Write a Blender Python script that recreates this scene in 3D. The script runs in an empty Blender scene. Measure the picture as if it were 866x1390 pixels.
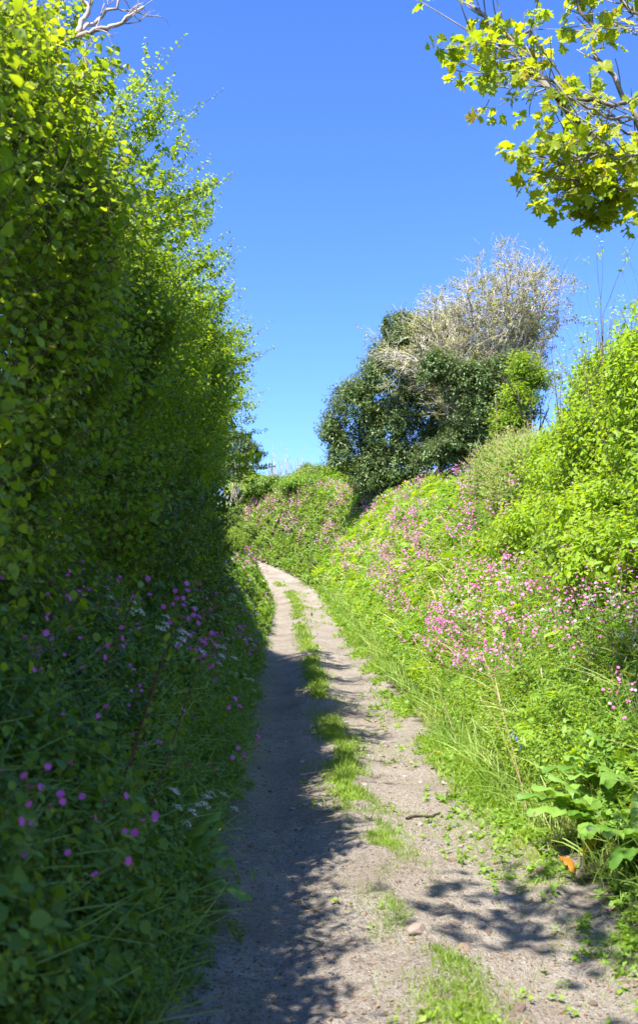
import bpy, math, random
import numpy as np
rng = np.random.default_rng(11)
random.seed(5)
C = bpy.context.scene
col = C.collection
R_ = math.radians

# ------------------------------------------------------------------ camera, sky, sun, exposure
FPX, CX, CY = 1400.0, 433.0, 650.0            # focal length and principal point in pixels of the 866 x 1390 frame
PITCH = math.atan(250 / FPX)
EYE = np.array([0, 0, 1.5])
cam = bpy.data.cameras.new('camera')
cam.sensor_fit = 'VERTICAL'; cam.sensor_height = 36; cam.lens = 36 * FPX / 1390
cam.shift_y = -45 / 1390
cam.clip_start = .05; cam.clip_end = 3000
cam.dof.use_dof = True; cam.dof.focus_distance = 13.5; cam.dof.aperture_fstop = 3.2
co = bpy.data.objects.new('camera', cam); col.objects.link(co)
co.location = EYE; co.rotation_euler = (math.pi / 2 + PITCH, 0, 0)
C.camera = co
SUN_AZ, SUN_EL = 210.0, 56.0
w = bpy.data.worlds.new('World'); C.world = w; w.use_nodes = True
wn, wl = w.node_tree.nodes, w.node_tree.links
sky = wn.new('ShaderNodeTexSky'); sky.sky_type = 'NISHITA'; sky.sun_disc = False
sky.sun_elevation = R_(SUN_EL); sky.sun_rotation = R_(SUN_AZ)
sky.altitude = 60; sky.air_density = .85; sky.dust_density = .1; sky.ozone_density = 5.5
hsv = wn.new('ShaderNodeHueSaturation'); hsv.inputs['Saturation'].default_value = 1.18; hsv.inputs['Hue'].default_value = .514
wl.new(sky.outputs[0], hsv.inputs['Color']); wl.new(hsv.outputs[0], wn['Background'].inputs[0]); wn['Background'].inputs[1].default_value = .13
sl = bpy.data.lights.new('sun', 'SUN'); sl.energy = 5.0; sl.angle = R_(.53); sl.color = (1, .95, .86)
so = bpy.data.objects.new('sun', sl); col.objects.link(so)
_a = R_(SUN_AZ); TOSUN = np.array([math.sin(_a) * math.cos(R_(SUN_EL)), math.cos(_a) * math.cos(R_(SUN_EL)), math.sin(R_(SUN_EL))])
from mathutils import Vector, Matrix
so.rotation_euler = Vector(TOSUN).to_track_quat('Z', 'Y').to_euler(); so.location = (-10, -10, 30)
vs = C.view_settings; vs.view_transform = 'Standard'; vs.look = 'None'; vs.gamma = 1; vs.exposure = 1.62
cy = C.cycles
cy.max_bounces = 7; cy.diffuse_bounces = 4; cy.glossy_bounces = 2; cy.transmission_bounces = 4
cy.use_denoising = True; cy.sample_clamp_indirect = 6
try: cy.denoiser = 'OPENIMAGEDENOISE'; cy.denoising_prefilter = 'ACCURATE'
except Exception: pass

# ------------------------------------------------------------------ helpers
def tag(o, label=None, cat=None, group=None, kind=None):
    if label: o['label'] = label
    if cat: o['category'] = cat
    if group: o['group'] = group
    if kind: o['kind'] = kind
    return o
def empty(name, loc=(0, 0, 0), rz=0):
    o = bpy.data.objects.new(name, None); col.objects.link(o); o.empty_display_size = .2
    o.location = loc; o.rotation_euler = (0, 0, rz); return o
def at(u, v, D):
    """world point at distance D (along y) seen at photo pixel u, v"""
    a, b = u - CX, CY - v
    d = np.array([a, FPX * math.cos(PITCH) - b * math.sin(PITCH), FPX * math.sin(PITCH) + b * math.cos(PITCH)])
    return EYE + d * (D / d[1])
def nrm(a): return a / np.maximum(np.linalg.norm(a, axis=-1, keepdims=True), 1e-9)
def rv(n): return nrm(rng.normal(size=(n, 3)))
_nk = np.random.default_rng(3)
_NO = [(nrm(_nk.normal(size=(7, 3))) * _nk.uniform(.7, 1.4, (7, 1)), _nk.uniform(0, 6.28, 7)) for _ in range(4)]
def noise(p, s=1.0, o=3):
    """smooth pseudo noise about -1..1, feature size s"""
    p = np.asarray(p, float); out = np.zeros(p.shape[:-1]); a = 1; t = 0
    for i in range(o):
        k, ph = _NO[i]
        q = p * (2.4 * 2 ** i / s)
        q = q + .6 * np.sin(q[..., [1, 2, 0]] * .7 + i)
        out += a * np.sin(q @ k.T + ph).mean(-1) * 2.0; t += a; a *= .55
    return out / t

class MB:
    def __init__(s): s.V = []; s.F = []; s.M = []; s.R = []; s.n = 0
    def add(s, V, F, mat=0, rnd=.5):
        V = np.asarray(V, float).reshape(-1, 3); k = len(V)
        for f in (F if isinstance(F, list) and len(F) and isinstance(F[0], np.ndarray) and F[0].ndim == 2 else [np.asarray(F)]):
            s.F.append(f + s.n); s.M.append(np.full(len(f), mat))
        s.V.append(V); s.R.append(np.broadcast_to(np.asarray(rnd, float), (k,)).copy()); s.n += k
    def inst(s, tm, P, X, Y, Z, S, mat=0, rnd=.5):
        tv, tf = tm; N, k = len(P), len(tv)
        if N == 0: return
        S = np.broadcast_to(np.asarray(S, float).reshape(-1, 1) if np.ndim(S) else np.full((1, 1), S), (N, 1))
        V = P[:, None] + S[:, None] * (tv[None, :, 0:1] * X[:, None] + tv[None, :, 1:2] * Y[:, None] + tv[None, :, 2:3] * Z[:, None])
        off = (np.arange(N) * k)[:, None, None]
        s.add(V.reshape(-1, 3), [(f[None] + off).reshape(-1, f.shape[1]) for f in tf], mat, np.repeat(np.broadcast_to(rnd, (N,)), k))
    def tubes(s, P, Rd, sides=4, mat=0, rnd=.5):
        """P (N,K,3) polylines, Rd (N,K) radii"""
        P = np.asarray(P, float); Rd = np.asarray(Rd, float)
        N, K = P.shape[:2]
        if N == 0: return
        T = nrm(np.gradient(P, axis=1)); m = nrm(T.mean(1))
        ref = np.where(np.abs(m[:, 2:3]) > .8, np.array([[1., 0, 0]]), np.array([[0, 0, 1.]]))
        U = nrm(np.cross(T, ref[:, None])); W = np.cross(T, U)
        a = np.arange(sides) * 2 * math.pi / sides
        V = P[:, :, None] + Rd[:, :, None, None] * (np.cos(a)[None, None, :, None] * U[:, :, None] + np.sin(a)[None, None, :, None] * W[:, :, None])
        i = np.arange(K - 1)[:, None] * sides; j = np.arange(sides)[None]; j2 = (j + 1) % sides
        q = np.stack([i + j, i + j2, i + sides + j2, i + sides + j], -1).reshape(-1, 4)
        cap = (K - 1) * sides + np.arange(sides)[None]
        off = (np.arange(N) * K * sides)[:, None, None]
        s.add(V.reshape(-1, 3), [(q[None] + off).reshape(-1, 4), (cap[None] + off).reshape(-1, sides)], mat, np.repeat(np.broadcast_to(rnd, (N,)), K * sides))
    def build(s, name, mats, parent=None, smooth=False):
        me = bpy.data.meshes.new(name)
        if s.n:
            V = np.concatenate(s.V); me.vertices.add(len(V)); me.vertices.foreach_set('co', V.astype(np.float32).ravel())
            tot = np.concatenate([np.full(len(f), f.shape[1]) for f in s.F]); L = np.concatenate([f.ravel() for f in s.F])
            me.loops.add(len(L)); me.loops.foreach_set('vertex_index', L.astype(np.int32))
            me.polygons.add(len(tot)); me.polygons.foreach_set('loop_start', np.concatenate([[0], np.cumsum(tot)[:-1]]).astype(np.int32))
            me.polygons.foreach_set('material_index', np.concatenate(s.M).astype(np.int32))
            if smooth: me.polygons.foreach_set('use_smooth', np.ones(len(tot), bool))
            at_ = me.attributes.new('rnd', 'FLOAT', 'POINT'); at_.data.foreach_set('value', np.concatenate(s.R).astype(np.float32))
            me.update(calc_edges=True)
        for m in (mats if isinstance(mats, (list, tuple)) else [mats]): me.materials.append(m)
        o = bpy.data.objects.new(name, me); col.objects.link(o)
        if parent: o.parent = parent
        return o
def shift(mb, off):
    for i in range(len(mb.V)): mb.V[i] = mb.V[i] - np.asarray(off)
    return mb
def copy_tree(o, parent=None):
    if o.name not in KIDS: KIDS[o.name] = [k for k in o.children]
    c = o.copy(); col.objects.link(c)
    if parent: c.parent = parent
    for ch in KIDS[o.name]:
        d = ch.copy(); col.objects.link(d); d.parent = c
    return c
KIDS = {}
def drop(o):
    for ch in list(o.children): drop(ch)
    bpy.data.objects.remove(o)

# ------------------------------------------------------------------ materials
def newmat(name):
    m = bpy.data.materials.new(name); m.use_nodes = True; nt = m.node_tree
    return m, nt.nodes, nt.links, nt.nodes['Principled BSDF']
def leaf(name, c1, c2, c3=None, trans=.38, tc=None, rough=.5, spec=.35):
    m, n, l, b = newmat(name)
    a = n.new('ShaderNodeAttribute'); a.attribute_name = 'rnd'
    r = n.new('ShaderNodeValToRGB'); e = r.color_ramp.elements
    e[0].position = .05; e[0].color = (*c1, 1); e[1].position = .85; e[1].color = (*c2, 1)
    if c3: x = e.new(.965); x.color = (*c3, 1)
    l.new(a.outputs['Fac'], r.inputs[0])
    l.new(r.outputs[0], b.inputs['Base Color']); b.inputs['Roughness'].default_value = rough
    b.inputs['Specular IOR Level'].default_value = spec
    t = n.new('ShaderNodeBsdfTranslucent')
    g = n.new('ShaderNodeMix'); g.data_type = 'RGBA'; g.blend_type = 'MULTIPLY'; g.inputs[0].default_value = 1
    l.new(r.outputs[0], g.inputs[6]); g.inputs[7].default_value = (*(tc or (2.3, 2.0, .7)), 1)
    l.new(g.outputs[2], t.inputs[0])
    mx = n.new('ShaderNodeMixShader'); mx.inputs[0].default_value = trans
    l.new(b.outputs[0], mx.inputs[1]); l.new(t.outputs[0], mx.inputs[2]); l.new(mx.outputs[0], n['Material Output'].inputs[0])
    return m
def spotted(m, c=(.16, .10, .03)):
    n, l = m.node_tree.nodes, m.node_tree.links; b = n['Principled BSDF']; src = b.inputs['Base Color'].links[0].from_socket
    tc = n.new('ShaderNodeTexCoord'); x = n.new('ShaderNodeTexNoise'); x.inputs['Scale'].default_value = 24; x.inputs['Detail'].default_value = 5; l.new(tc.outputs['Object'], x.inputs[0])
    r = n.new('ShaderNodeValToRGB'); r.color_ramp.elements[0].position = .62; r.color_ramp.elements[1].position = .70; l.new(x.outputs[0], r.inputs[0])
    g = n.new('ShaderNodeMix'); g.data_type = 'RGBA'; l.new(r.outputs[0], g.inputs[0]); l.new(src, g.inputs[6]); g.inputs[7].default_value = (*c, 1); l.new(g.outputs[2], b.inputs['Base Color'])
    bp = n.new('ShaderNodeBump'); bp.inputs['Strength'].default_value = .5; bp.inputs['Distance'].default_value = .01; l.new(x.outputs[0], bp.inputs['Height']); l.new(bp.outputs[0], b.inputs['Normal'])
def bark(name, c1, c2, sc=20, rough=.85):
    m, n, l, b = newmat(name)
    tc = n.new('ShaderNodeTexCoord'); x = n.new('ShaderNodeTexNoise'); x.inputs['Scale'].default_value = sc; x.inputs['Detail'].default_value = 6
    l.new(tc.outputs['Object'], x.inputs[0])
    r = n.new('ShaderNodeValToRGB'); e = r.color_ramp.elements; e[0].position = .35; e[1].position = .65
    e[0].color = (*c1, 1); e[1].color = (*c2, 1); l.new(x.outputs[0], r.inputs[0]); l.new(r.outputs[0], b.inputs['Base Color'])
    b.inputs['Roughness'].default_value = rough; b.inputs['Specular IOR Level'].default_value = .2
    bp = n.new('ShaderNodeBump'); bp.inputs['Strength'].default_value = .4; bp.inputs['Distance'].default_value = .01
    l.new(x.outputs[0], bp.inputs['Height']); l.new(bp.outputs[0], b.inputs['Normal'])
    return m
M = {}
M['hazel'] = leaf('hazel_leaf', (.07, .15, .012), (.23, .32, .02), (.36, .26, .02), trans=.52)
M['elm'] = leaf('elm_leaf', (.055, .13, .015), (.19, .29, .02), (.3, .28, .02), trans=.5)
M['haw'] = leaf('hawthorn_leaf', (.08, .16, .012), (.21, .32, .02), (.3, .35, .03), trans=.5)
M['ivy'] = leaf('dark_leaf', (.03, .07, .010), (.07, .14, .015), (.12, .18, .02), trans=.25, rough=.5)
M['holly'] = leaf('holly_leaf', (.05, .095, .025), (.12, .19, .05), (.2, .24, .07), trans=.18, rough=.45, spec=.35)
M['bright'] = leaf('bright_leaf', (.12, .23, .015), (.27, .40, .025), (.36, .36, .04), trans=.42)
M['syc'] = leaf('sycamore_leaf', (.17, .27, .015), (.33, .37, .02), (.40, .30, .03), trans=.55, tc=(1.9, 1.75, .6))
M['herb'] = leaf('herb_leaf', (.075, .17, .02), (.20, .33, .035), (.3, .36, .10), trans=.38)
M['herb_shade'] = leaf('herb_leaf_shade', (.055, .13, .015), (.17, .28, .025), (.26, .32, .05), trans=.35)  # darker herb copy: left bank's shade in its colour; also darker right-bank plants
M['grass'] = leaf('grass_blade', (.11, .21, .03), (.26, .36, .08), (.45, .40, .2), trans=.38)
M['grass_short'] = leaf('short_grass', (.10, .19, .015), (.22, .32, .035), (.38, .34, .13), trans=.3)
M['hill'] = leaf('hill_leaf', (.10, .19, .03), (.20, .30, .05), (.35, .32, .15), trans=.3)
M['pale_grass'] = leaf('pale_grass', (.22, .24, .08), (.40, .38, .18), (.45, .4, .25), trans=.3)
M['dock'] = leaf('dock_leaf', (.09, .20, .025), (.17, .30, .05), trans=.33, rough=.5)
spotted(M['dock'])
M['dying'] = leaf('dying_leaf', (.30, .06, .02), (.50, .26, .02), (.55, .35, .03), trans=.3)
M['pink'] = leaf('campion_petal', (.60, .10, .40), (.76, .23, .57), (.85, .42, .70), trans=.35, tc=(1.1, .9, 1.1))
M['magenta'] = leaf('campion_petal_shade', (.55, .09, .40), (.70, .15, .52), trans=.35, tc=(1.1, .9, 1.1))  # deeper copy of the pink petal, left bank's shade put into its colour
M['white'] = leaf('white_floret', (.75, .78, .70), (.85, .87, .82), trans=.3, tc=(1, 1, 1))
M['blue'] = leaf('bluebell_petal', (.14, .14, .55), (.25, .25, .75), trans=.3, tc=(1, 1, 1))
M['yellow'] = leaf('yellow_petal', (.75, .42, .01), (.85, .6, .02), trans=.2, tc=(1, 1, 1))
M['stem'] = leaf('green_stem', (.07, .13, .03), (.14, .2, .05), trans=.1)
M['redstem'] = bark('red_stem', (.07, .015, .012), (.14, .035, .02), 30, .5)
M['drystalk'] = bark('dry_stalk', (.30, .20, .11), (.45, .33, .2), 30)
M['litter'] = leaf('dead_leaf', (.11, .05, .025), (.30, .18, .09), (.4, .28, .16), trans=.1)
M['bark'] = bark('dark_bark', (.05, .035, .025), (.13, .10, .07))
M['greybark'] = bark('grey_bark', (.30, .26, .21), (.60, .55, .47))
M['sycbark'] = bark('sycamore_bark', (.07, .06, .045), (.30, .27, .22), 9)
M['deadwood'] = bark('bleached_wood', (.24, .18, .14), (.50, .42, .36), 12)

def ground_mat(name, is_path):
    m, n, l, b = newmat(name)
    geo = n.new('ShaderNodeNewGeometry'); P = geo.outputs['Position']
    def nz(sc, det=6, rough=.6):
        x = n.new('ShaderNodeTexNoise'); x.inputs['Scale'].default_value = sc; x.inputs['Detail'].default_value = det; x.inputs['Roughness'].default_value = rough
        l.new(P, x.inputs[0]); return x.outputs[0]
    def ramp(src, stops):
        r = n.new('ShaderNodeValToRGB'); e = r.color_ramp.elements
        e[0].position, e[0].color = stops[0][0], (*stops[0][1], 1); e[1].position, e[1].color = stops[-1][0], (*stops[-1][1], 1)
        for p, c in stops[1:-1]: e.new(p).color = (*c, 1)
        l.new(src, r.inputs[0]); return r.outputs[0]
    def mix(f, a, c, bt='MIX'):
        g = n.new('ShaderNodeMix'); g.data_type = 'RGBA'; g.blend_type = bt
        if isinstance(f, float): g.inputs[0].default_value = f
        else: l.new(f, g.inputs[0])
        for i, s in ((6, a), (7, c)):
            if isinstance(s, tuple): g.inputs[i].default_value = (*s, 1)
            else: l.new(s, g.inputs[i])
        return g.outputs[2]
    dirt = ramp(nz(2.2, 8), [(.3, (.36, .29, .22)), (.5, (.56, .48, .385)), (.7, (.70, .63, .53))])
    dirt = mix(.45, dirt, ramp(nz(23, 6, .7), [(.35, (.28, .22, .165)), (.65, (.76, .69, .59))]))
    vor = n.new('ShaderNodeTexVoronoi'); vor.inputs['Scale'].default_value = 24; vor.inputs['Randomness'].default_value = 1; l.new(P, vor.inputs[0])
    vs_ = n.new('ShaderNodeTexVoronoi'); vs_.inputs['Scale'].default_value = 120; l.new(P, vs_.inputs[0])
    peb = ramp(vor.outputs['Distance'], [(.16, (1, 1, 1)), (.28, (0, 0, 0))])
    pick = n.new('ShaderNodeSeparateColor'); l.new(vor.outputs['Color'], pick.inputs[0])
    pm = n.new('ShaderNodeMath'); pm.operation = 'GREATER_THAN'; pm.inputs[1].default_value = .62; l.new(pick.outputs[0], pm.inputs[0])
    pf = n.new('ShaderNodeMath'); pf.operation = 'MULTIPLY'; l.new(peb, pf.inputs[0]); l.new(pm.outputs[0], pf.inputs[1])
    pc = ramp(pick.outputs[1], [(.0, (.13, .10, .08)), (.5, (.38, .33, .28)), (1, (.66, .62, .56))])
    dirt = mix(pf.outputs[0], dirt, pc)
    dirt = mix(ramp(nz(60, 4, .8), [(.36, (1, 1, 1)), (.46, (0, 0, 0))]), dirt, (.13, .095, .07))
    dirt = mix(ramp(nz(1.1, 5, .6), [(.5, (0, 0, 0)), (.72, (.6, .6, .6))]), dirt, (.24, .17, .12))
    soil = ramp(nz(7, 6), [(.35, (.035, .025, .016)), (.65, (.10, .07, .04))])
    soil = mix(ramp(nz(1.3, 4), [(.4, (0, 0, 0)), (.6, (1, 1, 1))]), soil, (.05, .085, .02))
    a = n.new('ShaderNodeAttribute'); a.attribute_name = 'rnd'
    ad = n.new('ShaderNodeMath'); ad.operation = 'ADD'
    sc_ = n.new('ShaderNodeMath'); sc_.operation = 'MULTIPLY_ADD'; sc_.inputs[1].default_value = .9; sc_.inputs[2].default_value = -.45
    l.new(nz(5, 6, .7), sc_.inputs[0]); l.new(sc_.outputs[0], ad.inputs[0]); l.new(a.outputs['Fac'], ad.inputs[1])
    f = ramp(ad.outputs[0], [(.42, (0, 0, 0)), (.58, (1, 1, 1))])
    l.new(mix(f, dirt, soil), b.inputs['Base Color'])
    b.inputs['Roughness'].default_value = .95; b.inputs['Specular IOR Level'].default_value = .15
    h1 = n.new('ShaderNodeMath'); h1.operation = 'MULTIPLY_ADD'; h1.inputs[1].default_value = .5
    l.new(pf.outputs[0], h1.inputs[0]); l.new(nz(30, 8, .7), h1.inputs[2])
    h2 = n.new('ShaderNodeMath'); h2.operation = 'MULTIPLY_ADD'; h2.inputs[1].default_value = -.5; l.new(vs_.outputs['Distance'], h2.inputs[0]); l.new(h1.outputs[0], h2.inputs[2])
    bp = n.new('ShaderNodeBump'); bp.inputs['Strength'].default_value = 1.0; bp.inputs['Distance'].default_value = .08
    l.new(h2.outputs[0], bp.inputs['Height']); l.new(bp.outputs[0], b.inputs['Normal'])
    return m
M['path'] = ground_mat('trodden_earth', True); M['ground'] = ground_mat('bank_earth', False)
m, n, l, b = newmat('stone'); M['stone'] = m
oi = n.new('ShaderNodeObjectInfo'); r = n.new('ShaderNodeValToRGB'); r.color_ramp.elements[0].color = (.15, .12, .10, 1); r.color_ramp.elements[1].color = (.46, .42, .37, 1)
x = r.color_ramp.elements.new(.25); x.color = (.30, .19, .14, 1)
l.new(oi.outputs['Random'], r.inputs[0]); xn = n.new('ShaderNodeTexNoise'); xn.inputs['Scale'].default_value = 25; xn.inputs['Detail'].default_value = 8
tcx = n.new('ShaderNodeTexCoord'); l.new(tcx.outputs['Object'], xn.inputs[0])
g = n.new('ShaderNodeMix'); g.data_type = 'RGBA'; g.blend_type = 'OVERLAY'; g.inputs[0].default_value = .8; l.new(r.outputs[0], g.inputs[6]); l.new(xn.outputs[0], g.inputs[7])
l.new(g.outputs[2], b.inputs['Base Color']); b.inputs['Roughness'].default_value = .85
bp = n.new('ShaderNodeBump'); bp.inputs['Distance'].default_value = .01; l.new(xn.outputs[0], bp.inputs['Height']); l.new(bp.outputs[0], b.inputs['Normal'])

# ------------------------------------------------------------------ terrain functions
_ty = np.arange(-60, 480, .25)
def tab(ys, vals, sm=2.5):
    v = np.interp(_ty, ys, vals); k = np.exp(-.5 * (np.arange(-24, 25) * .25 / sm * 2) ** 2); k /= k.sum()
    v = np.convolve(np.pad(v, 24, mode='edge'), k, 'valid')
    return lambda y: np.interp(y, _ty, v)
Pz = tab([-60, -30, -5, 0, 5.75, 8.5, 14, 21, 30, 40, 46, 52, 60, 70, 80, 100, 160, 420], [-4, -2.6, -.6, -.3, 0, .27, .65, 1.5, 2.6, 3.75, 4.7, 6.1, 8.3, 10.0, 10.2, 8, -5, -25])
Lx = tab([-60, 0, 5.75, 9, 14, 21, 30, 40, 46, 52, 60, 70, 80, 480], [-.8, -.75, -.72, -.85, -1.05, -1.3, -1.6, -1.95, -2.6, -4.2, -8, -14, -20, -20], 2)
Rx = tab([-60, 0, 4, 5.75, 8.5, 14, 21, 30, 40, 46, 52, 60, 70, 80, 480], [2.0, 2.0, 2.0, 1.85, 1.5, 1.38, 1.05, .75, .45, -.1, -1.9, -6, -12, -18, -18], 2)
HR = tab([-60, 8, 15, 22, 30, 45, 58, 70, 90], [2.6, 2.7, 3.0, 3.5, 4.2, 4.2, 3.6, 1.6, .8], 3)
HL = tab([-60, 30, 45, 60, 90], [1, 1, 1, .9, .5], 3)
_d = np.linspace(0, 60, 2401)
_k = np.exp(-.5 * (np.arange(-12, 13) / 5.) ** 2); _k /= _k.sum()
_bR = np.convolve(np.pad(np.interp(_d, [0, .25, 1.4, 2.9, 5.5, 16, 60], [0, .03, .46, .93, 1.08, 1.3, 1.4]), 12, mode='edge'), _k, 'valid')
_bL = np.convolve(np.pad(np.interp(_d, [0, .12, .55, .95, 3, 10, 60], [0, .06, 1.0, 1.55, 2.0, 2.4, 2.6]), 12, mode='edge'), _k, 'valid')
_bR -= _bR[0]; _bL -= _bL[0]
def GZ(x, y):
    x, y = np.broadcast_arrays(np.asarray(x, float), np.asarray(y, float))
    l_, r_ = Lx(y), Rx(y); t = (x - l_) / (r_ - l_); p3 = np.stack([x, y, 0 * x], -1)
    z = Pz(y)
    inn = np.clip(np.minimum(t, 1 - t) / .12, 0, 1)
    rut = -.07 * np.exp(-((t - .2) / .13) ** 2) - .07 * np.exp(-((t - .76) / .13) ** 2) + .03 * np.exp(-((t - .5) / .09) ** 2)
    z = z + inn * rut
    near = np.clip(1 - (y - 25) / 20, 0, 1)
    z = z + near * (.032 * noise(p3, .8, 3) + .018 * noise(p3 + 7, .24, 3) + .014 * noise(p3 + 17, .11, 2))
    dr = np.clip(x - r_, 0, 60); dl = np.clip(l_ - x, 0, 60)
    z = z + HR(y) * np.interp(dr, _d, _bR) + HL(y) * np.interp(dl, _d, _bL)
    ed = np.clip(np.maximum(dr, dl), 0, 3)
    return z + .07 * ed * noise(p3, 2.6, 2) * np.clip(ed, 0, 1)

# ------------------------------------------------------------------ ground and path sheets
rows = np.concatenate([np.arange(-60, 3, 1.2), np.arange(3, 14, .035), np.arange(14, 24, .1), np.arange(24, 60, .3), np.arange(60, 110, 1.5), np.geomspace(110, 470, 24)])
def sheet(name, X, mat, att):
    Y = np.broadcast_to(rows[:, None], X.shape); Z = GZ(X, Y)
    nr, nc = X.shape; i = np.arange(nr - 1)[:, None] * nc; j = np.arange(nc - 1)[None]
    q = np.stack([i + j, i + j + 1, i + nc + j + 1, i + nc + j], -1).reshape(-1, 4)
    b = MB(); b.add(np.stack([X, Y, Z], -1).reshape(-1, 3), q, 0, att.ravel())
    return b.build(name, mat, smooth=True)
l_, r_ = Lx(rows)[:, None], Rx(rows)[:, None]
tt = np.linspace(0, 1, 90)[None]
X = l_ + (r_ - l_) * tt
ew = np.minimum(X - l_, r_ - X)
tag(sheet('path', X, M['path'], np.clip(.48 - ew * 1.5, .1, .5)), kind='structure')
dd = np.concatenate([np.arange(0, 3.2, .08), np.geomspace(3.2, 300, 34)])[None]
XR = r_ + dd; XL = l_ - dd[:, ::-1]
tag(sheet('ground', XR, M['ground'], np.clip(.48 + dd * .9, 0, 1) + 0 * XR), kind='structure')
tag(sheet('ground', XL, M['ground'], np.clip(.48 + dd[:, ::-1] * 1.5, 0, 1) + 0 * XL), kind='structure')

# ------------------------------------------------------------------ leaf templates (x width, y length, z normal)
def fold(pts, k=.25, droop=.25):
    """symmetric leaf from (y, halfwidth) rows: quads each side of the midrib, folded and drooping"""
    V = []; F = []
    for y, h in pts:
        zc = -droop * y * y
        V += [(-h, y, zc + k * h), (0, y, zc), (h, y, zc + k * h)]
    for i in range(len(pts) - 1):
        a = 3 * i
        F += [(a, a + 1, a + 4, a + 3), (a + 1, a + 2, a + 5, a + 4)]
    return np.array(V, float), [np.array(F)]
T = {}
T['round'] = fold([(0, .02), (.18, .36), (.55, .44), (.85, .26), (1, .02)])
T['oval'] = fold([(0, .02), (.35, .28), (.75, .2), (1, .01)])
T['tiny'] = fold([(0, .05), (.5, .36), (1, .05)], .3, .2)
T['haw'] = fold([(0, .05), (.45, .38), (.8, .3), (1, .03)], .3, .25)
T['holly'] = fold([(0, .05), (.45, .28), (1, .03)], .35, .3)
T['lance'] = fold([(0, .02), (.3, .13), (.7, .1), (1, .01)], .3, .45)
def blade(w=.03, bend=.5, n=4):
    V = []; F = []
    for i in range(n):
        s = i / (n - 1); ww = w * (1 - s ** 1.6) + .002
        V += [(-ww, s * (1 - .25 * bend * s), bend * s * s * .7), (ww, s * (1 - .25 * bend * s), bend * s * s * .7)]
    for i in range(n - 1): a = 2 * i; F.append((a, a + 1, a + 3, a + 2))
    return np.array(V, float), [np.array(F)]
T['blade'] = blade(.016, .6); T['blade2'] = blade(.011, 1.1, 5); T['turf'] = blade(.034, .6, 3)
def palmate():
    out = []
    for a, r in [(-160, .25), (-128, .55), (-100, .42), (-78, .8), (-62, .62), (-48, .5), (-30, .8), (-16, .72), (0, 1.05), (16, .72), (30, .8), (48, .5), (62, .62), (78, .8), (100, .42), (128, .55), (160, .25)]:
        out.append((r * math.sin(R_(a)) * .85, .32 + r * .68 * math.cos(R_(a)), -.18 * r * r + .07 * (a % 3)))
    V = [(0, .3, 0)] + out + [(0, .02, 0)]
    n = len(out); F = [(0, i, i + 1) for i in range(1, n)] + [(0, n, n + 1), (0, n + 1, 1)]
    return np.array(V, float), [np.array(F)]
T['palm'] = palmate()
def flower5():
    V = [(0, 0, 0)]
    for k in range(5):
        b = 72 * k
        for da, r in ((-27, .92), (-3, .68), (3, .68), (27, .92), (36, .28)):
            V.append((r * math.sin(R_(b + da)), r * math.cos(R_(b + da)), .12 * r))
    n = 25; F = [(0, 1 + i, 1 + (i + 1) % n) for i in range(n)]
    return np.array(V, float), [np.array(F)]
T['flower'] = flower5()
T['disc'] = (np.array([(math.sin(k * 1.2566), math.cos(k * 1.2566), 0) for k in range(5)]), [np.array([[0, 1, 2, 3, 4]])])
def bigleaf(wave=.06, n=16, nx=4):
    V = []; F = []
    for i in range(n):
        s = i / (n - 1); h = (.27 * math.sin(math.pi * min(1, s ** .62)) ** .8 + .012) * (1 - .15 * s)
        for j in range(-nx, nx + 1):
            t = j / nx
            V.append((h * t, s, .30 * h * abs(t) + wave * abs(t) * math.sin(s * 26 + (t > 0)) + .034 * math.sin(s * 48 - abs(t) * 9) * (1 - abs(t)) * abs(t) * 4 - .5 * s * s - .12 * t * t * (s > .2)))
    m = 2 * nx + 1
    for i in range(n - 1):
        for j in range(m - 1): a = i * m + j; F.append((a, a + 1, a + m + 1, a + m))
    return np.array(V, float), [np.array(F)]
T['big'] = bigleaf()
def pinnate(n=11, w=.42, th=.5):
    """fern-like frond"""
    V = []; F = []
    for i in range(n):
        s = .12 + .86 * i / (n - 1); L = w * math.sin(math.pi * (.12 + .85 * s)) ** 1.1 + .02; z = -.45 * s * s
        for sg in (-1, 1):
            a = len(V); hw = .38 / n
            V += [(0, s - hw, z), (sg * L * .5, s - hw * .9 + .05 * L, z - .03), (sg * L, s + .22 * L, z - .09), (sg * L * .5, s + hw * .9 + .12 * L, z - .03), (0, s + hw, z)]
            F += [(a, a + 1, a + 3, a + 4)]; V.append((sg * L, s + .22 * L + .004, z - .09)); F += [(a + 1, a + 2, a + 5, a + 3)]
    return np.array(V, float), [np.array(F)]
T['fern'] = pinnate(15); T['comp'] = pinnate(5, .5)

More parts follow.
